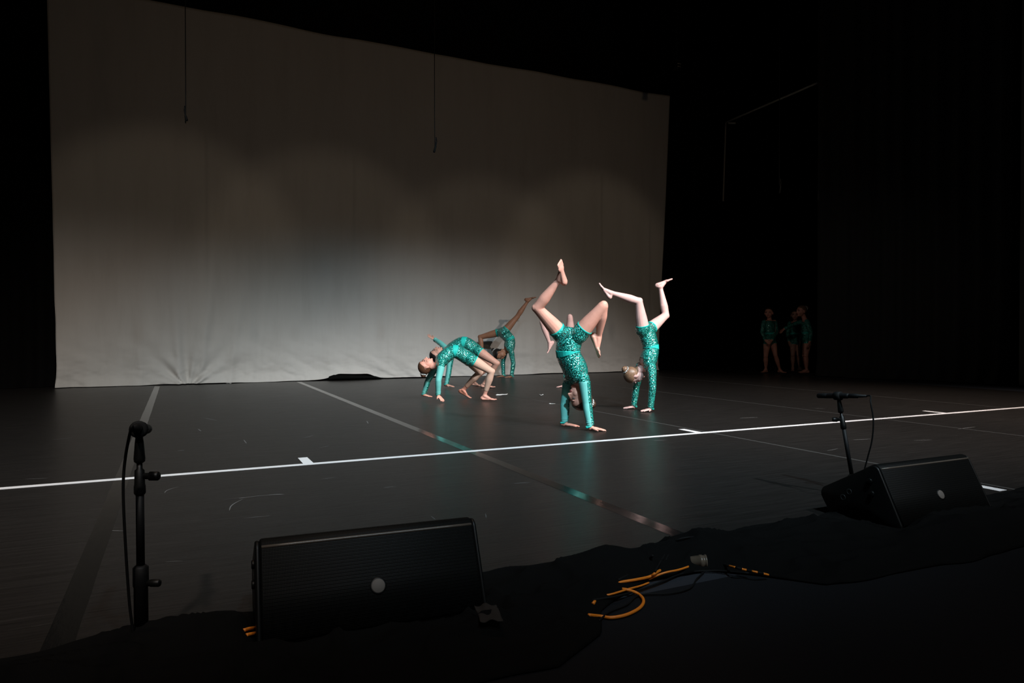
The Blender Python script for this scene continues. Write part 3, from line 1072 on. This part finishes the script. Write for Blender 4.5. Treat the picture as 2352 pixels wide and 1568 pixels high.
    lens = {n_: round(float(np.linalg.norm(p1 - p0)) / k, 2) for n_, (nm, a, p0, p1, pf) in zip(names[1:], bones) if nm in ('thigh', 'shin', 'upper_arm', 'forearm')}
    print('PERSON', label[:40], 'k', round(k, 2), lens, 'spine', round(Lsp / k, 2), 'sho', round(float(np.linalg.norm(J['sho_a'] - J['sho_b'])), 2),
          'hip', round(float(np.linalg.norm(J['hip_a'] - J['hip_b'])), 2), 'minz', round(float(V[:, 2].min()), 3), 'nv', len(V))
    return body


def JJ(**kw):
    return {a: P(*b) for a, b in kw.items()}


SK = {'fair': m_skin('skin_fair', (0.76, 0.35, 0.26)), 'pink': m_skin('skin_pink', (0.74, 0.44, 0.39)), 'tan': m_skin('skin_tan', (0.56, 0.29, 0.215)),
      'brown': m_skin('skin_brown', (0.36, 0.17, 0.10))}
HR = {'brown': m_hair('hair_brown', (0.05, 0.022, 0.012)), 'dark': m_hair('hair_dark', (0.012, 0.009, 0.008)), 'blond': m_hair('hair_blond', (0.20, 0.112, 0.066)),
      'chestnut': m_hair('hair_chestnut', (0.10, 0.042, 0.022))}
DN = VW(0, 0, -1)

# A: front handstand, facing left, legs bent like a stag
J = JJ(wri_a=(1356.5, 982.5, 5.70), wri_b=(1297, 974, 5.92), elb_a=(1348, 926, 5.72), elb_b=(1297.5, 925, 5.96), sho_a=(1341, 869, 5.72), sho_b=(1306, 874, 5.95),
       chest=(1320, 846, 5.80), waist=(1305, 811, 5.80), hip_a=(1329, 769, 5.73), hip_b=(1293, 772, 5.86),
       kne_a=(1385, 703, 5.62), ank_a=(1375, 775, 5.78), kne_b=(1234, 707, 5.75), ank_b=(1285, 641, 5.66))
person('person in teal sequins doing a stag handstand, nearest the long white tape line', G(1330, 985), SK['fair'], HR['brown'], J,
       {'a': (VW(.97, -.15, -.10), DN), 'b': (VW(.95, -.25, -.08), DN)},
       {'a': (VW(.38, .05, -.9), VW(-.95, -.15, -.38)), 'b': (VW(-.32, -.38, .87), VW(.70, -.62, -.02))},
       (P(1333, 911, 5.84), VW(-.93, -.33, -.02), VW(.16, .1, -1)), VW(-.7, -.6, .1), 1.0,
       stripes=[(VW(1, .15, 0), .15), (VW(1, .3, 0), .35)], thumbs=(-1, 1), hem=.27, fk=1.02)

# B: right handstand, facing away to the right
J = JJ(wri_a=(1494, 939.8, 7.10), wri_b=(1455.5, 934.3, 7.36), elb_a=(1499, 888, 7.06), elb_b=(1461, 891, 7.36), sho_a=(1497, 842, 7.08), sho_b=(1470, 841, 7.30),
       chest=(1490, 822, 7.18), waist=(1495, 799, 7.2), hip_a=(1477, 757, 7.12), hip_b=(1490, 757, 7.27),
       kne_a=(1467, 692, 7.05), ank_a=(1403, 672, 7.02), kne_b=(1529, 724, 7.46), ank_b=(1517, 660, 7.5))
person('person in teal sequins doing a bent-leg handstand at the right edge of the pale cloth', G(1480, 940), SK['pink'], HR['blond'], J,
       {'a': (VW(-.9, -.42, -.08), DN), 'b': (VW(-.95, -.28, -.05), DN)},
       {'a': (VW(-.55, 0, .83), VW(-.83, 0, -.55)), 'b': (VW(.93, .1, .32), VW(-.3, -.1, .95))},
       (P(1456, 860, 7.22), VW(.42, .34, -.84), VW(-.85, .05, -.45)), VW(.75, .6, .1), .93,
       stripes=[(VW(-.4, -1, 0), -.2), (VW(-.4, -1, 0), -.1)], thumbs=(1, -1))

# C: bridge in front, at the left
J = JJ(wri_a=(1006.5, 908, 8.02), wri_b=(973, 907, 8.42), elb_a=(1007, 873, 7.96), elb_b=(983, 873, 8.38), sho_a=(1014, 838, 8.00), sho_b=(1003, 838, 8.24),
       chest=(1021, 820, 8.12), waist=(1045, 807, 8.12), hip_a=(1083, 825, 8.06), hip_b=(1078, 826, 8.22),
       kne_a=(1129, 853, 8.10), ank_a=(1113, 908, 8.17), kne_b=(1102, 855, 8.46), ank_b=(1064, 895, 8.60))
person('person in teal sequins and tan tights holding a bridge, leftmost of the dancers', G(1040, 920), SK['fair'], HR['chestnut'], J,
       {'a': (VW(.62, -.55, -.55), VW(-.3, .2, -.95), .2), 'b': (VW(.9, -.35, -.12), DN)},
       {'a': (VW(1, -.12, 0), DN), 'b': (VW(.82, -.1, -.42), VW(-.42, 0, -.9))},
       (P(979.5, 840, 8.14), VW(-.22, -.12, .95), VW(-.95, 0, -.25)), VW(-.2, 0, 1), .89,
       stripes=[(VW(-.3, 1, 0), .1), (VW(1, .2, 0), .1)], tights=True, thumbs=(-1, 1))

# D: bridge on one arm, behind C
J = JJ(wri_a=(1025, 884, 10.15), wri_b=(998, 779, 10.62), elb_a=(1031, 851, 10.10), elb_b=(1013, 789, 10.48), sho_a=(1035, 817, 10.08), sho_b=(1027, 803, 10.34),
       chest=(1042, 799, 10.18), waist=(1066, 787, 10.15), hip_a=(1098, 806, 10.06), hip_b=(1094, 806, 10.24),
       kne_a=(1141, 834, 9.98), ank_a=(1112, 880, 10.15), kne_b=(1124, 838, 10.45), ank_b=(1086, 875, 10.52))
person('person in teal sequins holding a bridge on one arm with the other arm raised', G(1070, 890), SK['tan'], HR['dark'], J,
       {'a': (VW(.95, -.3, -.15), DN), 'b': (VW(-.8, 0, .45), VW(.3, -.4, .8), .3, .35)},
       {'a': (VW(1, -.1, 0), DN), 'b': (VW(1, 0, -.15), DN)},
       (P(1004, 814, 10.24), VW(-.3, -.15, .93), VW(-.92, 0, -.3)), VW(-.2, 0, 1), 1.02,
       stripes=[(VW(1, .2, 0), .2), (VW(-.3, -.2, -1), .1)], thumbs=(-1, 1))

# E: far walkover near the cloth
J = JJ(wri_a=(1175, 864.4, 12.45), wri_b=(1156.5, 863.2, 12.62), elb_a=(1179, 834, 12.42), elb_b=(1155, 832, 12.65), sho_a=(1174, 806, 12.42), sho_b=(1160, 806, 12.66),
       chest=(1170, 795, 12.52), waist=(1170, 779, 12.52), hip_a=(1160, 760, 12.45), hip_b=(1148, 763, 12.62),
       kne_a=(1188, 727, 12.45), ank_a=(1212, 692, 12.45), kne_b=(1103, 774, 12.66), ank_b=(1108, 813, 12.62))
person('person with brown skin and dark bun kicking over close to the pale cloth', G(1168, 866), SK['brown'], HR['dark'], J,
       {'a': (VW(-.95, -.3, -.1), DN), 'b': (VW(-.95, -.2, -.1), DN)},
       {'a': (VW(.97, 0, .12), VW(-.12, 0, 1)), 'b': (VW(.1, 0, -1), VW(1, 0, .1))},
       (P(1147, 812, 12.52), VW(.42, -.25, -.86), VW(-.86, 0, -.45)), VW(.8, .5, .1), 1.02,
       stripes=[(VW(.3, -1, 0), -.2), (VW(.3, -1, 0), -.2)], thumbs=(1, -1))

# F: handstand hidden behind A
J = JJ(wri_a=(1297, 885.8, 10.2), wri_b=(1330, 883.8, 10.4), elb_a=(1301, 851, 10.2), elb_b=(1331, 850, 10.42), sho_a=(1305, 820, 10.2), sho_b=(1328, 820, 10.42),
       waist=(1312, 790, 10.3), hip_a=(1293, 768, 10.22), hip_b=(1310, 768, 10.34),
       kne_a=(1246, 741, 10.2), ank_a=(1262, 787, 10.2), kne_b=(1309, 728, 10.28), ank_b=(1314, 770, 10.62))
person('person in a handstand mostly hidden behind the front handstand dancer', G(1310, 887), SK['pink'], HR['brown'], J,
       {'a': (VW(-.95, -.2, -.1), DN), 'b': (VW(-.9, -.3, -.1), DN)},
       {'a': (VW(-.55, -.2, -.83), VW(.83, 0, -.55)), 'b': (VW(0, .3, -1), VW(0, 1, .2))},
       (P(1317, 853, 10.32), VW(.35, .1, -.9), VW(-.9, 0, -.35)), VW(.6, .4, .1), 1.0, eyes=False,
       stripes=[(VW(.3, -1, 0), -.2), (VW(.3, -1, 0), -.2)], thumbs=(1, -1))

# G, H, I: waiting in the wing
J = JJ(sho_a=(1755, 739, 14.15), sho_b=(1780, 739, 14.25), elb_a=(1750.5, 762, 14.16), elb_b=(1784, 762, 14.2), wri_a=(1758, 781, 14.02), wri_b=(1773, 781, 14.02),
       waist=(1768, 765, 14.2), hip_a=(1762, 785, 14.18), hip_b=(1775, 785, 14.22), kne_a=(1759, 818, 14.15), ank_a=(1759, 848, 14.2), kne_b=(1781, 816, 14.15), ank_b=(1791, 848.5, 14.2))
person('person in teal sequins standing with hands clasped in the dark wing, leftmost of three', G(1775, 855), SK['fair'], HR['brown'], J,
       {'a': (VW(.7, -.35, -.6), VW(.3, 1, 0), .4), 'b': (VW(-.7, -.3, -.6), VW(-.3, 1, 0), .4)},
       {'a': (VW(-.8, -.6, 0), DN), 'b': (VW(.35, -.9, 0), DN)},
       (P(1766, 718, 14.2), VW(-.5, -.86, -.05), UPZ), VW(-.15, -1, 0), 1.0, .007,
       stripes=[(VW(0, -1, 0), -.3), (VW(0, -1, 0), -.3)], thumbs=(1, -1))
J = JJ(sho_a=(1854, 738, 13.95), sho_b=(1846, 737, 14.22), elb_a=(1863, 763, 13.92), elb_b=(1822, 745, 14.22), wri_a=(1860, 784, 13.85), wri_b=(1801, 755, 14.2),
       waist=(1853, 763, 14.1), hip_a=(1855, 784, 14.02), hip_b=(1853, 784, 14.18), kne_a=(1851, 816, 14.0), ank_a=(1853, 849, 14.05), kne_b=(1848, 816, 14.2), ank_b=(1852, 848, 14.2))
person('person in teal sequins reaching an arm forward beside the right curtain, rightmost in the wing', G(1853, 857), SK['fair'], HR['blond'], J,
       {'a': (VW(-.3, -.1, -.95), VW(-.5, .8, 0), .3), 'b': (VW(-.75, -.1, -.65), VW(-.5, 0, -.8), .4)},
       {'a': (VW(-1, -.15, 0), DN), 'b': (VW(-1, .1, 0), DN)},
       (P(1841, 714.5, 14.08), VW(-.97, -.2, .02), VW(.06, 0, 1)), VW(-1, -.1, 0), 1.05, .007,
       stripes=[(VW(0, -1, 0), -.3), (VW(0, -1, 0), -.3)], thumbs=(1, -1))
J = JJ(sho_a=(1814, 742, 15.0), sho_b=(1838, 742, 15.05), elb_a=(1809, 764, 15.0), elb_b=(1842, 764, 15.0), wri_a=(1812, 784, 14.9), wri_b=(1838, 784, 14.9),
       waist=(1827, 766, 15.02), hip_a=(1821, 786, 15.0), hip_b=(1833, 786, 15.02), kne_a=(1821, 816, 14.95), ank_a=(1821, 844.5, 15.0), kne_b=(1834, 816, 14.95), ank_b=(1837, 844.5, 15.0))
person('person in dark teal standing deepest in the wing, half hidden behind an outstretched arm', G(1828, 850), SK['tan'], HR['dark'], J,
       {'a': (VW(.1, -.2, -.97), VW(1, .2, 0), .3), 'b': (VW(-.1, -.2, -.97), VW(-1, .2, 0), .3)},
       {'a': (VW(-.4, -.9, 0), DN), 'b': (VW(.3, -.9, 0), DN)},
       (P(1826, 723, 15.0), VW(-.4, -.9, -.05), UPZ), VW(-.1, -1, 0), 1.0, .007,
       stripes=[(VW(0, -1, 0), -.3), (VW(0, -1, 0), -.3)], thumbs=(1, -1))

# ------------------------------------------------------------------ black cloth bunched along the edge of the dance floor
FX = [-1.6, -.6, .62, .82, 1.01, 1.09, 1.37, 1.60, 1.72, 1.85, 2.5, 5.2]
FY = [1.36, 1.40, 1.45, 1.45, 1.56, 1.68, 1.84, 1.82, 1.70, 1.54, 1.50, 1.50]
SPK = [(.172, 1.805), (2.59, 1.80)]
SPK_W = .61


def drape_height(x, y, yf, yb):
    t = (y - yf) / (yb - yf)
    env = np.clip(np.sin(np.clip(t, 0, 1) * math.pi), 0, 1) ** 0.55
    rid = 1 - np.abs(vnoise(x * 3.2 + y * 1.6, y * 5 - x * 1.2, 31))
    rid2 = 1 - np.abs(vnoise(x * 8.5 - y * 2, y * 11 + x * 2.5, 37))
    big = 0.5 + 0.5 * vnoise(x * 2.1, y * 1.4, 41)
    hgt = env * (0.010 + 0.055 * big * rid ** 2 + 0.026 * rid2 ** 3)
    for cx, cy, a, r in [(1.74, 2.0, .055, .14), (2.28, 2.06, .035, .16), (-.08, 2.0, .055, .15), (.08, 1.97, .05, .12), (2.65, 1.62, .06, .14), (3.0, 1.60, .05, .2), (3.3, 1.66, .06, .14), (1.25, 1.95, .03, .2), (-.5, 1.9, .02, .3), (.66, 1.62, .03, .12), (1.0, 1.9, .03, .12)]:
        hgt += env * a * np.exp(-((x - cx) ** 2 + (y - cy) ** 2) / r ** 2)
    for sx, sy in SPK:            # pressed flat under the speakers
        inx = np.clip(np.minimum(x - sx + .03, sx + SPK_W + .03 - x) / .05, 0, 1)
        iny = np.clip(np.minimum(y - sy + .015, sy + .42 - y) / .05, 0, 1)
        hgt = hgt * (1 - 0.97 * inx * iny)
    return hgt + .004


nu, nv = 560, 72
xs = np.linspace(-1.6, 5.2, nu)
yf = np.interp(xs, FX, FY) + .02 * vnoise(xs * 6, xs * 0, 21)
yb = np.interp(xs, [-1.3, -.25, .1, 3.2, 3.6], [2.07, 2.11, 2.13, 2.13, 2.04]) + .035 * vnoise(xs * 3, xs * 0, 22) + .02 * vnoise(xs * 9, xs * 0, 23)
tq = np.linspace(0, 1, nv)
X = np.repeat(xs[:, None], nv, 1)
Y = yf[:, None] * (1 - tq) + yb[:, None] * tq
Z = drape_height(X, Y, yf[:, None], yb[:, None])
dr = mesh_obj('bunched_cloth', np.stack([X, Y, Z], -1).reshape(-1, 3), grid_faces(nu, nv), M['black_drape'], None, (0, 2, 0))
md = dr.modifiers.new('thickness', 'SOLIDIFY')
md.thickness = 0.002
tag(dr, 'long black cloth bunched up along the front edge of the dance floor', 'cloth')


def drape_z(x, y):
    yf_, yb_ = float(np.interp(x, FX, FY)), 2.13
    if y < yf_ or y > yb_:
        return 0.0
    return float(drape_height(np.array([x]), np.array([y]), yf_, yb_)[0])


# ------------------------------------------------------------------ wedge speakers
def fillet(poly, radii, seg=6):
    out = []
    n = len(poly)
    for i in range(n):
        p, a, b = np.array(poly[i], float), np.array(poly[i - 1], float), np.array(poly[(i + 1) % n], float)
        r = radii[i]
        da, db = nrm(a - p), nrm(b - p)
        half = math.acos(np.clip(da.dot(db), -1, 1)) / 2
        tl = r / math.tan(half)
        p0, p1 = p + da * tl, p + db * tl
        c = p + nrm(da + db) * r / math.sin(half)
        a0 = math.atan2(*(p0 - c)[::-1])
        a1 = math.atan2(*(p1 - c)[::-1])
        dlt = (a1 - a0 + math.pi) % (2 * math.pi) - math.pi
        for k_ in range(seg + 1):
            q = a0 + dlt * k_ / seg
            out.append(c + r * np.array([math.cos(q), math.sin(q)]))
    return out


def prism(s, prof, x0, x1, bev=0.01):
    """closed profile in (y, z) swept along x with bevelled ends"""
    prof = np.array(prof)
    c = prof.mean(0)
    R = []
    for x, sc_ in ((x0, 1 - bev * 5), (x0 + bev * .3, 1 - bev * 2), (x0 + bev, 1), (x1 - bev, 1), (x1 - bev * .3, 1 - bev * 2), (x1, 1 - bev * 5)):
        q = c + (prof - c) * sc_
        R.append(np.concatenate([np.full((len(q), 1), x), q], 1))
    s.rings(R)


def speaker(x, y, label, yaw=0.0):
    W = SPK_W
    org = (x, y, .006)
    root = empty('stage_speaker', org, label, 'speaker', None)
    root.rotation_euler.z = math.radians(yaw)
    prof = fillet([(0, 0), (.125, .255), (.41, .095), (.345, 0)], [.02, .028, .035, .02])
    s = Shell()
    prism(s, [(a, b) for a, b in prof], .012, W - .012, .010)
    s.obj('cabinet', M['black_plastic'], root)
    for q in (0, 1):                                 # moulded end caps, a little proud of the cabinet
        s = Shell()
        c = np.mean(prof, 0)
        prism(s, [c + (np.array(p) - c) * 1.012 for p in prof], q * (W - .012), q * (W - .012) + .012, .005)
        o = s.obj('end_cap', M['black_plastic'], root)
    # grille: plate over the sloping front, wrapped over the top edge
    a, b = np.array([.0, .0]), np.array([.125, .255])
    d = nrm(b - a)
    nrm_ = np.array([-d[1], d[0]])
    path = [np.array(p) for p in fillet([(0, 0), (.125, .255), (.41, .095)], [.001, .028, .001], 8)]
    core = [p for p in path if p[1] > .2 or p[0] < .2]
    e0 = np.array([.0115, .0235])
    arc = path[9:18]
    top = arc[-1] + nrm(np.array([.285, -.16])) * .035
    line = [e0, e0 * .5 + arc[0] * .5] + arc + [top]
    s = Shell()
    R = []
    for xx in (.0125, .017, W - .017, W - .0125):
        inn = .0055 if xx in (.017, W - .017) else .002
        outer, inner = [], []
        for i, p in enumerate(line):
            dd = nrm(line[min(i + 1, len(line) - 1)] - line[max(i - 1, 0)])
            nn = np.array([-dd[1], dd[0]])
            outer.append(p + nn * inn)
            inner.append(p - nn * .001)
        lp_ = outer + inner[::-1]
        R.append(np.array([(xx, *p) for p in lp_]))
    s.rings(R)
    s.obj('grille', M['grille'], root)
    # thin added bar, coloured paler brown as the highlight along the bend
    tq_ = arc[1]
    tube('edge_highlight', [(xx, *(tq_ + nrm_ * .004)) for xx in np.linspace(.016, W - .016, 5)], .0042, M['trim_glint'], root, (0, 0, 0), 10, 2)
    # round badge in the middle of the grille
    mid = e0 * .57 + arc[0] * .43
    s = Shell()
    lathe(s, np.array([W * .507, *(mid + nrm_ * .0045)]), np.array([0, *nrm_]), [(0, .0185), (.002, .0185), (.003, .017), (.0031, .001)], 24)
    s.obj('badge', M['badge'], root)
    s = Shell()
    lathe(s, np.array([W * .507, *(mid + nrm_ * .0040)]), np.array([0, *nrm_]), [(0, .0225), (.0022, .0225), (.0026, .019)], 24)
    s.obj('badge_ring', M['black_plastic'], root)
    # knobs and sockets on the left end
    for py, pz in ((.15, .18), (.14, .13)):
        s = Shell()
        lathe(s, np.array([.002, py, pz]), np.array([-1, 0, 0]), [(0, .012), (.008, .012), (.010, .010), (.0101, .001)], 16)
        s.obj('knob', M['black_plastic'], root)
    for py, pz in ((.25, .115), (.28, .085)):
        s = Shell()
        lathe(s, np.array([.002, py, pz]), np.array([-1, 0, 0]), [(0, .013), (.003, .013), (.0032, .009), (.001, .0085), (.001, .001)], 16)
        s.obj('socket', M['socket'], root)
    # carrying handle on the top slope
    p0, p1 = np.array([.214, .206]), np.array([.294, .161])
    nt = nrm(np.array([.16, .28]))
    tube('handle', [(W * .36, *(p0 * .5 + p1 * .5)), (W * .37, *(p0 * .5 + p1 * .5 + nt * .018)), (W * .5, *(p0 * .5 + p1 * .5 + nt * .022)),
                    (W * .63, *(p0 * .5 + p1 * .5 + nt * .018)), (W * .64, *(p0 * .5 + p1 * .5))], .009, M['black_rubber'], root)
    for fx in (.05, W - .05):
        for fy in (.05, .30):
            s = Shell()
            lathe(s, np.array([fx, fy, -.005]), np.array([0, 0, 1]), [(0, .012), (.008, .014)], 12)
            s.obj('rubber_foot', M['black_rubber'], root)
    return root


speaker(*SPK[0], 'black wedge speaker with round pale badge beside the left microphone stand', -3.5)
speaker(*SPK[1], 'black wedge speaker with round pale badge in front of the right microphone stand')


# ------------------------------------------------------------------ microphone stands
def mic_set(base, tip, mic_a, mic_b, knob_dir, where, low_top, cable_px, cable_z, side):
    """short stand from base to tip; microphone from mic_a (front) to mic_b (cable end)"""
    base, tip = np.array(base, float), np.array(tip, float)
    root = empty('microphone_stand', base, 'short black microphone stand ' + where, 'stand')
    d = nrm(tip - base)
    L = np.linalg.norm(tip - base)
    s = Shell()
    lathe(s, base + UPZ * .001, UPZ, [(0, .070), (.008, .071), (.016, .064), (.024, .030), (.034, .020)], 28)
    s.obj('base', M['black_metal'], root, base)
    s = Shell()
    lathe(s, base + d * .02, d, [(0, .0165), (low_top - .05, .0165), (low_top - .045, .0185), (low_top, .0185), (low_top + .006, .012)], 18)
    s.obj('lower_tube', M['black_metal'], root, base)
    s = Shell()
    lathe(s, base + d * (low_top + .02), d, [(0, .0098), (L - low_top - .16, .0098)], 16)
    s.obj('upper_tube', M['black_metal'], root, base)
    c0 = base + d * (L - .165)
    s = Shell()
    lathe(s, c0, d, [(0, .011), (.004, .0138), (.022, .0138), (.026, .0125), (.062, .0115), (.066, .007), (.100, .0065)], 18)
    s.obj('clutch', M['black_plastic'], root, base)
    kd = nrm(knob_dir)
    for hh, rr_ in ((L - .118, .0115), (low_top - .02, .0095)):
        s = Shell()
        lathe(s, base + d * hh + kd * .012, kd, [(0, .008), (.012, .008), (.014, rr_), (.034, rr_), (.037, rr_ * .8), (.0372, .001)], 16)
        s.obj('knob', M['black_plastic'], root, base)
    # clip: tapering swivel and a ring that holds the microphone
    s = Shell()
    lathe(s, base + d * (L - .085), d, [(0, .008), (.004, .0128), (.012, .0135), (.05, .0105), (.068, .0085), (.074, .006)], 16)
    s.obj('swivel', M['black_plastic'], root, base)
    mic_a, mic_b = np.array(mic_a, float), np.array(mic_b, float)
    md_ = nrm(mic_b - mic_a)
    s = Shell()
    cc = tip
    lathe(s, cc - md_ * .018, md_, [(0, .015), (.001, .0205), (.034, .0215), (.035, .0155)], 20)
    s.obj('mic_clip', M['black_rubber'], root, base)
    ml = np.linalg.norm(mic_b - mic_a)
    mr = empty('microphone', mic_a, 'slim black microphone held level in the clip ' + where, 'microphone')
    s = Shell()
    lathe(s, mic_a, md_, [(0, .009), (.001, .0128), (.055, .0132), (.057, .0118), (.059, .0132), (ml * .62, .0132), (ml * .66, .0105)], 18)
    s.obj('body', M['black_metal'], mr, mic_a)
    s = Shell()
    lathe(s, mic_a - md_ * .0025, md_, [(0, .004), (.001, .0105), (.0034, .0112)], 18)
    s.obj('mesh_cap', M['grille'], mr, mic_a)
    s = Shell()
    lathe(s, mic_a + md_ * ml * .655, md_, [(0, .010), (.002, .0115), (.045, .0112), (.048, .0085), (ml * .345, .0055)], 16)
    s.obj('connector', M['black_metal'], mr, mic_a)
    pts = [mic_b - md_ * .005, mic_b + md_ * .02] + [P(u, v, zc) for u, v, zc in cable_px]
    cb = tube('microphone_cable', pts, .0036, M['black_rubber'], None, pts[-1], 8, 8)
    tag(cb, 'thin black cable hanging from the microphone ' + where, 'cable')
    return root


# left: y is upstage, the microphone points upstage and is seen almost end-on
lb = G(325, 1490, .0)
lt = np.array([lb[0] - .002, lb[1], 0]) + UPZ * (.8 - (985 - 765) / F_PX * 1.76)
mic_set((lb[0], lb[1], .008), lt, P(338, 985, 1.92), P(304, 983, 1.65), RIGHT, 'left of the left speaker', .18,
        [(288, 1050, 1.68), (283, 1120, 1.69), (287, 1230, 1.70), (296, 1370, 1.72), (304, 1440, 1.73), (312, 1500, 1.735)], 0, -1)
rb = np.array([3.0, 2.34, .006])
rt = P(1925, 909, 3.46)
mic_set(rb, rt, rt + np.array([-.005, .115, -.008]), rt + np.array([0.005, -.155, .012]), -RIGHT, 'behind the right speaker', .075,
        [(2000, 925, 3.27), (2006, 965, 3.26), (2003, 1010, 3.27), (1993, 1050, 3.29), (1984, 1085, 3.31), (1976, 1130, 3.33)], 0, 1)

# ------------------------------------------------------------------ cords
def onfloor(u, v, lift=.005):
    p = G(u, v, .02)
    for _ in range(4):
        p = G(u, v, drape_z(p[0], p[1]) + lift)
    return p


c0 = onfloor(1600, 1291)
root = empty('extension_cord', c0, 'orange extension cord looping out of the black cloth near the stage edge', 'cord')
tube('cord', [onfloor(1352, 1412, .002), onfloor(1380, 1415), onfloor(1405, 1418), onfloor(1440, 1411), onfloor(1470, 1395), onfloor(1478, 1378), onfloor(1465, 1363),
              onfloor(1440, 1354), onfloor(1415, 1353), onfloor(1390, 1360), onfloor(1374, 1372), onfloor(1362, 1386, .001)], .0048, M['orange'], root, c0, 10, 8)
tube('cord', [onfloor(1412, 1342, -.006), onfloor(1430, 1336), onfloor(1460, 1331), onfloor(1492, 1324), onfloor(1505, 1316), onfloor(1520, 1308), onfloor(1540, 1301, .008),
              onfloor(1562, 1294, .012), onfloor(1588, 1290, .018)], .0046, M['orange'], root, c0, 10, 8)
tube('cord', [onfloor(1490, 1330), onfloor(1515, 1319), onfloor(1535, 1313), onfloor(1560, 1308), onfloor(1590, 1298, .016)], .0036, M['orange'], root, c0, 8, 8)
tube('cord', [onfloor(1380, 1368), onfloor(1405, 1364), onfloor(1445, 1352), onfloor(1468, 1346), onfloor(1490, 1338, .001)], .0032, M['orange'], root, c0, 8, 8)
a_, b_ = onfloor(1584, 1290, .020), onfloor(1624, 1289, .022)
s = Shell()
L = np.linalg.norm(b_ - a_)
lathe(s, a_, b_ - a_, [(0, .012), (.004, .018), (L * .55, .021), (L * .56, .023), (L * .72, .023), (L * .73, .021), (L * .86, .021), (L * .87, .023), (L - .003, .023), (L, .010)], 20)
s.obj('plug', M['smoke_plug'], root, c0)
lb0, lb1 = onfloor(1535, 1302.5, .008), onfloor(1560, 1295, .012)
tube('cord_label', [lb0, lb0 * .5 + lb1 * .5, lb1], .0062, M['paper'], root, c0, 10, 4)
# tail of the cord, wound with black tape
TP = catmull([onfloor(1622, 1290, .02), onfloor(1640, 1291, .012), onfloor(1660, 1296, .008), onfloor(1690, 1303, .007), onfloor(1715, 1309, .006), onfloor(1740, 1314, .004), onfloor(1765, 1320, .002)], 8)
for i in range(0, len(TP) - 4, 8):
    s = Shell()
    s.rings(tube_rings(TP[i:i + 5], .0042, 8))
    s.obj('tape_wrap', M['black_rubber'], root, c0)
    s = Shell()
    s.rings(tube_rings(TP[i + 4:i + 9], .0038, 8))
    s.obj('cord', M['orange'], root, c0)
o = tube('extension_cord', [onfloor(560, 1447, .0), onfloor(575, 1443, .008), onfloor(597, 1442, .010), onfloor(640, 1446, .004)], .0046, M['orange'], None, onfloor(575, 1443), 10, 8)
tag(o, 'short visible bend of orange cord at the left end of the left speaker', 'cord')
o2 = tube('cord_return', [onfloor(566, 1458, .0), onfloor(580, 1455, .008), onfloor(600, 1453, .009), onfloor(640, 1456, .003)], .0046, M['orange'], o, (0, 0, 0), 10, 8)
o2.location = -np.array(o.location)
for pl, r_, lb in [([(1376, 1425), (1400, 1405), (1440, 1388), (1470, 1366), (1540, 1362), (1585, 1350), (1600, 1330), (1618, 1312)], .0026, 'thin black cable curving over the dark carpet from the plug to the orange loop'),
                   ([(1360, 1378), (1420, 1368), (1470, 1354), (1520, 1336), (1570, 1316), (1640, 1310), (1720, 1316)], .0034, 'black cable lying along the front of the bunched cloth under the plug'),
                   ([(1505, 1312), (1520, 1285), (1538, 1258), (1556, 1240), (1580, 1234), (1604, 1233)], .0034, 'looped black cord tied over the bunched cloth above the plug'),
                   ([(1528, 1300), (1532, 1280), (1548, 1262), (1562, 1272), (1572, 1258), (1580, 1246)], .003, 'small curled black cord end on the bunched cloth above the plug'),
                   ([(1420, 1332), (1450, 1316), (1478, 1296), (1500, 1275)], .0042, 'straight stiff black cord end leaning over the bunched cloth')]:
    pts = [onfloor(u, v, r_ + .002) for u, v in pl]
    tag(tube('black_cable', pts, r_, M['black_rubber'], None, pts[0], 8, 8), lb, 'cable')
# brown rag showing through the cloth at the right end of the left speaker
c = onfloor(1122, 1425, .004)
n = 14
gx_, gy_ = np.meshgrid(np.linspace(-.5, .5, n), np.linspace(-.5, .5, n), indexing='ij')
V = np.stack([c[0] + gx_ * .055 + gy_ * .03, c[1] + gy_ * .11 - gx_ * .02, c[2] + .022 + .006 * vnoise(gx_ * 3, gy_ * 4, 51)], -1).reshape(-1, 3)
o = mesh_obj('rag', V, grid_faces(n, n), M['rag'], None, c)
md = o.modifiers.new('thickness', 'SOLIDIFY')
md.thickness = .002
tag(o, 'crumpled brown rag beside the right end of the left speaker', 'rag')
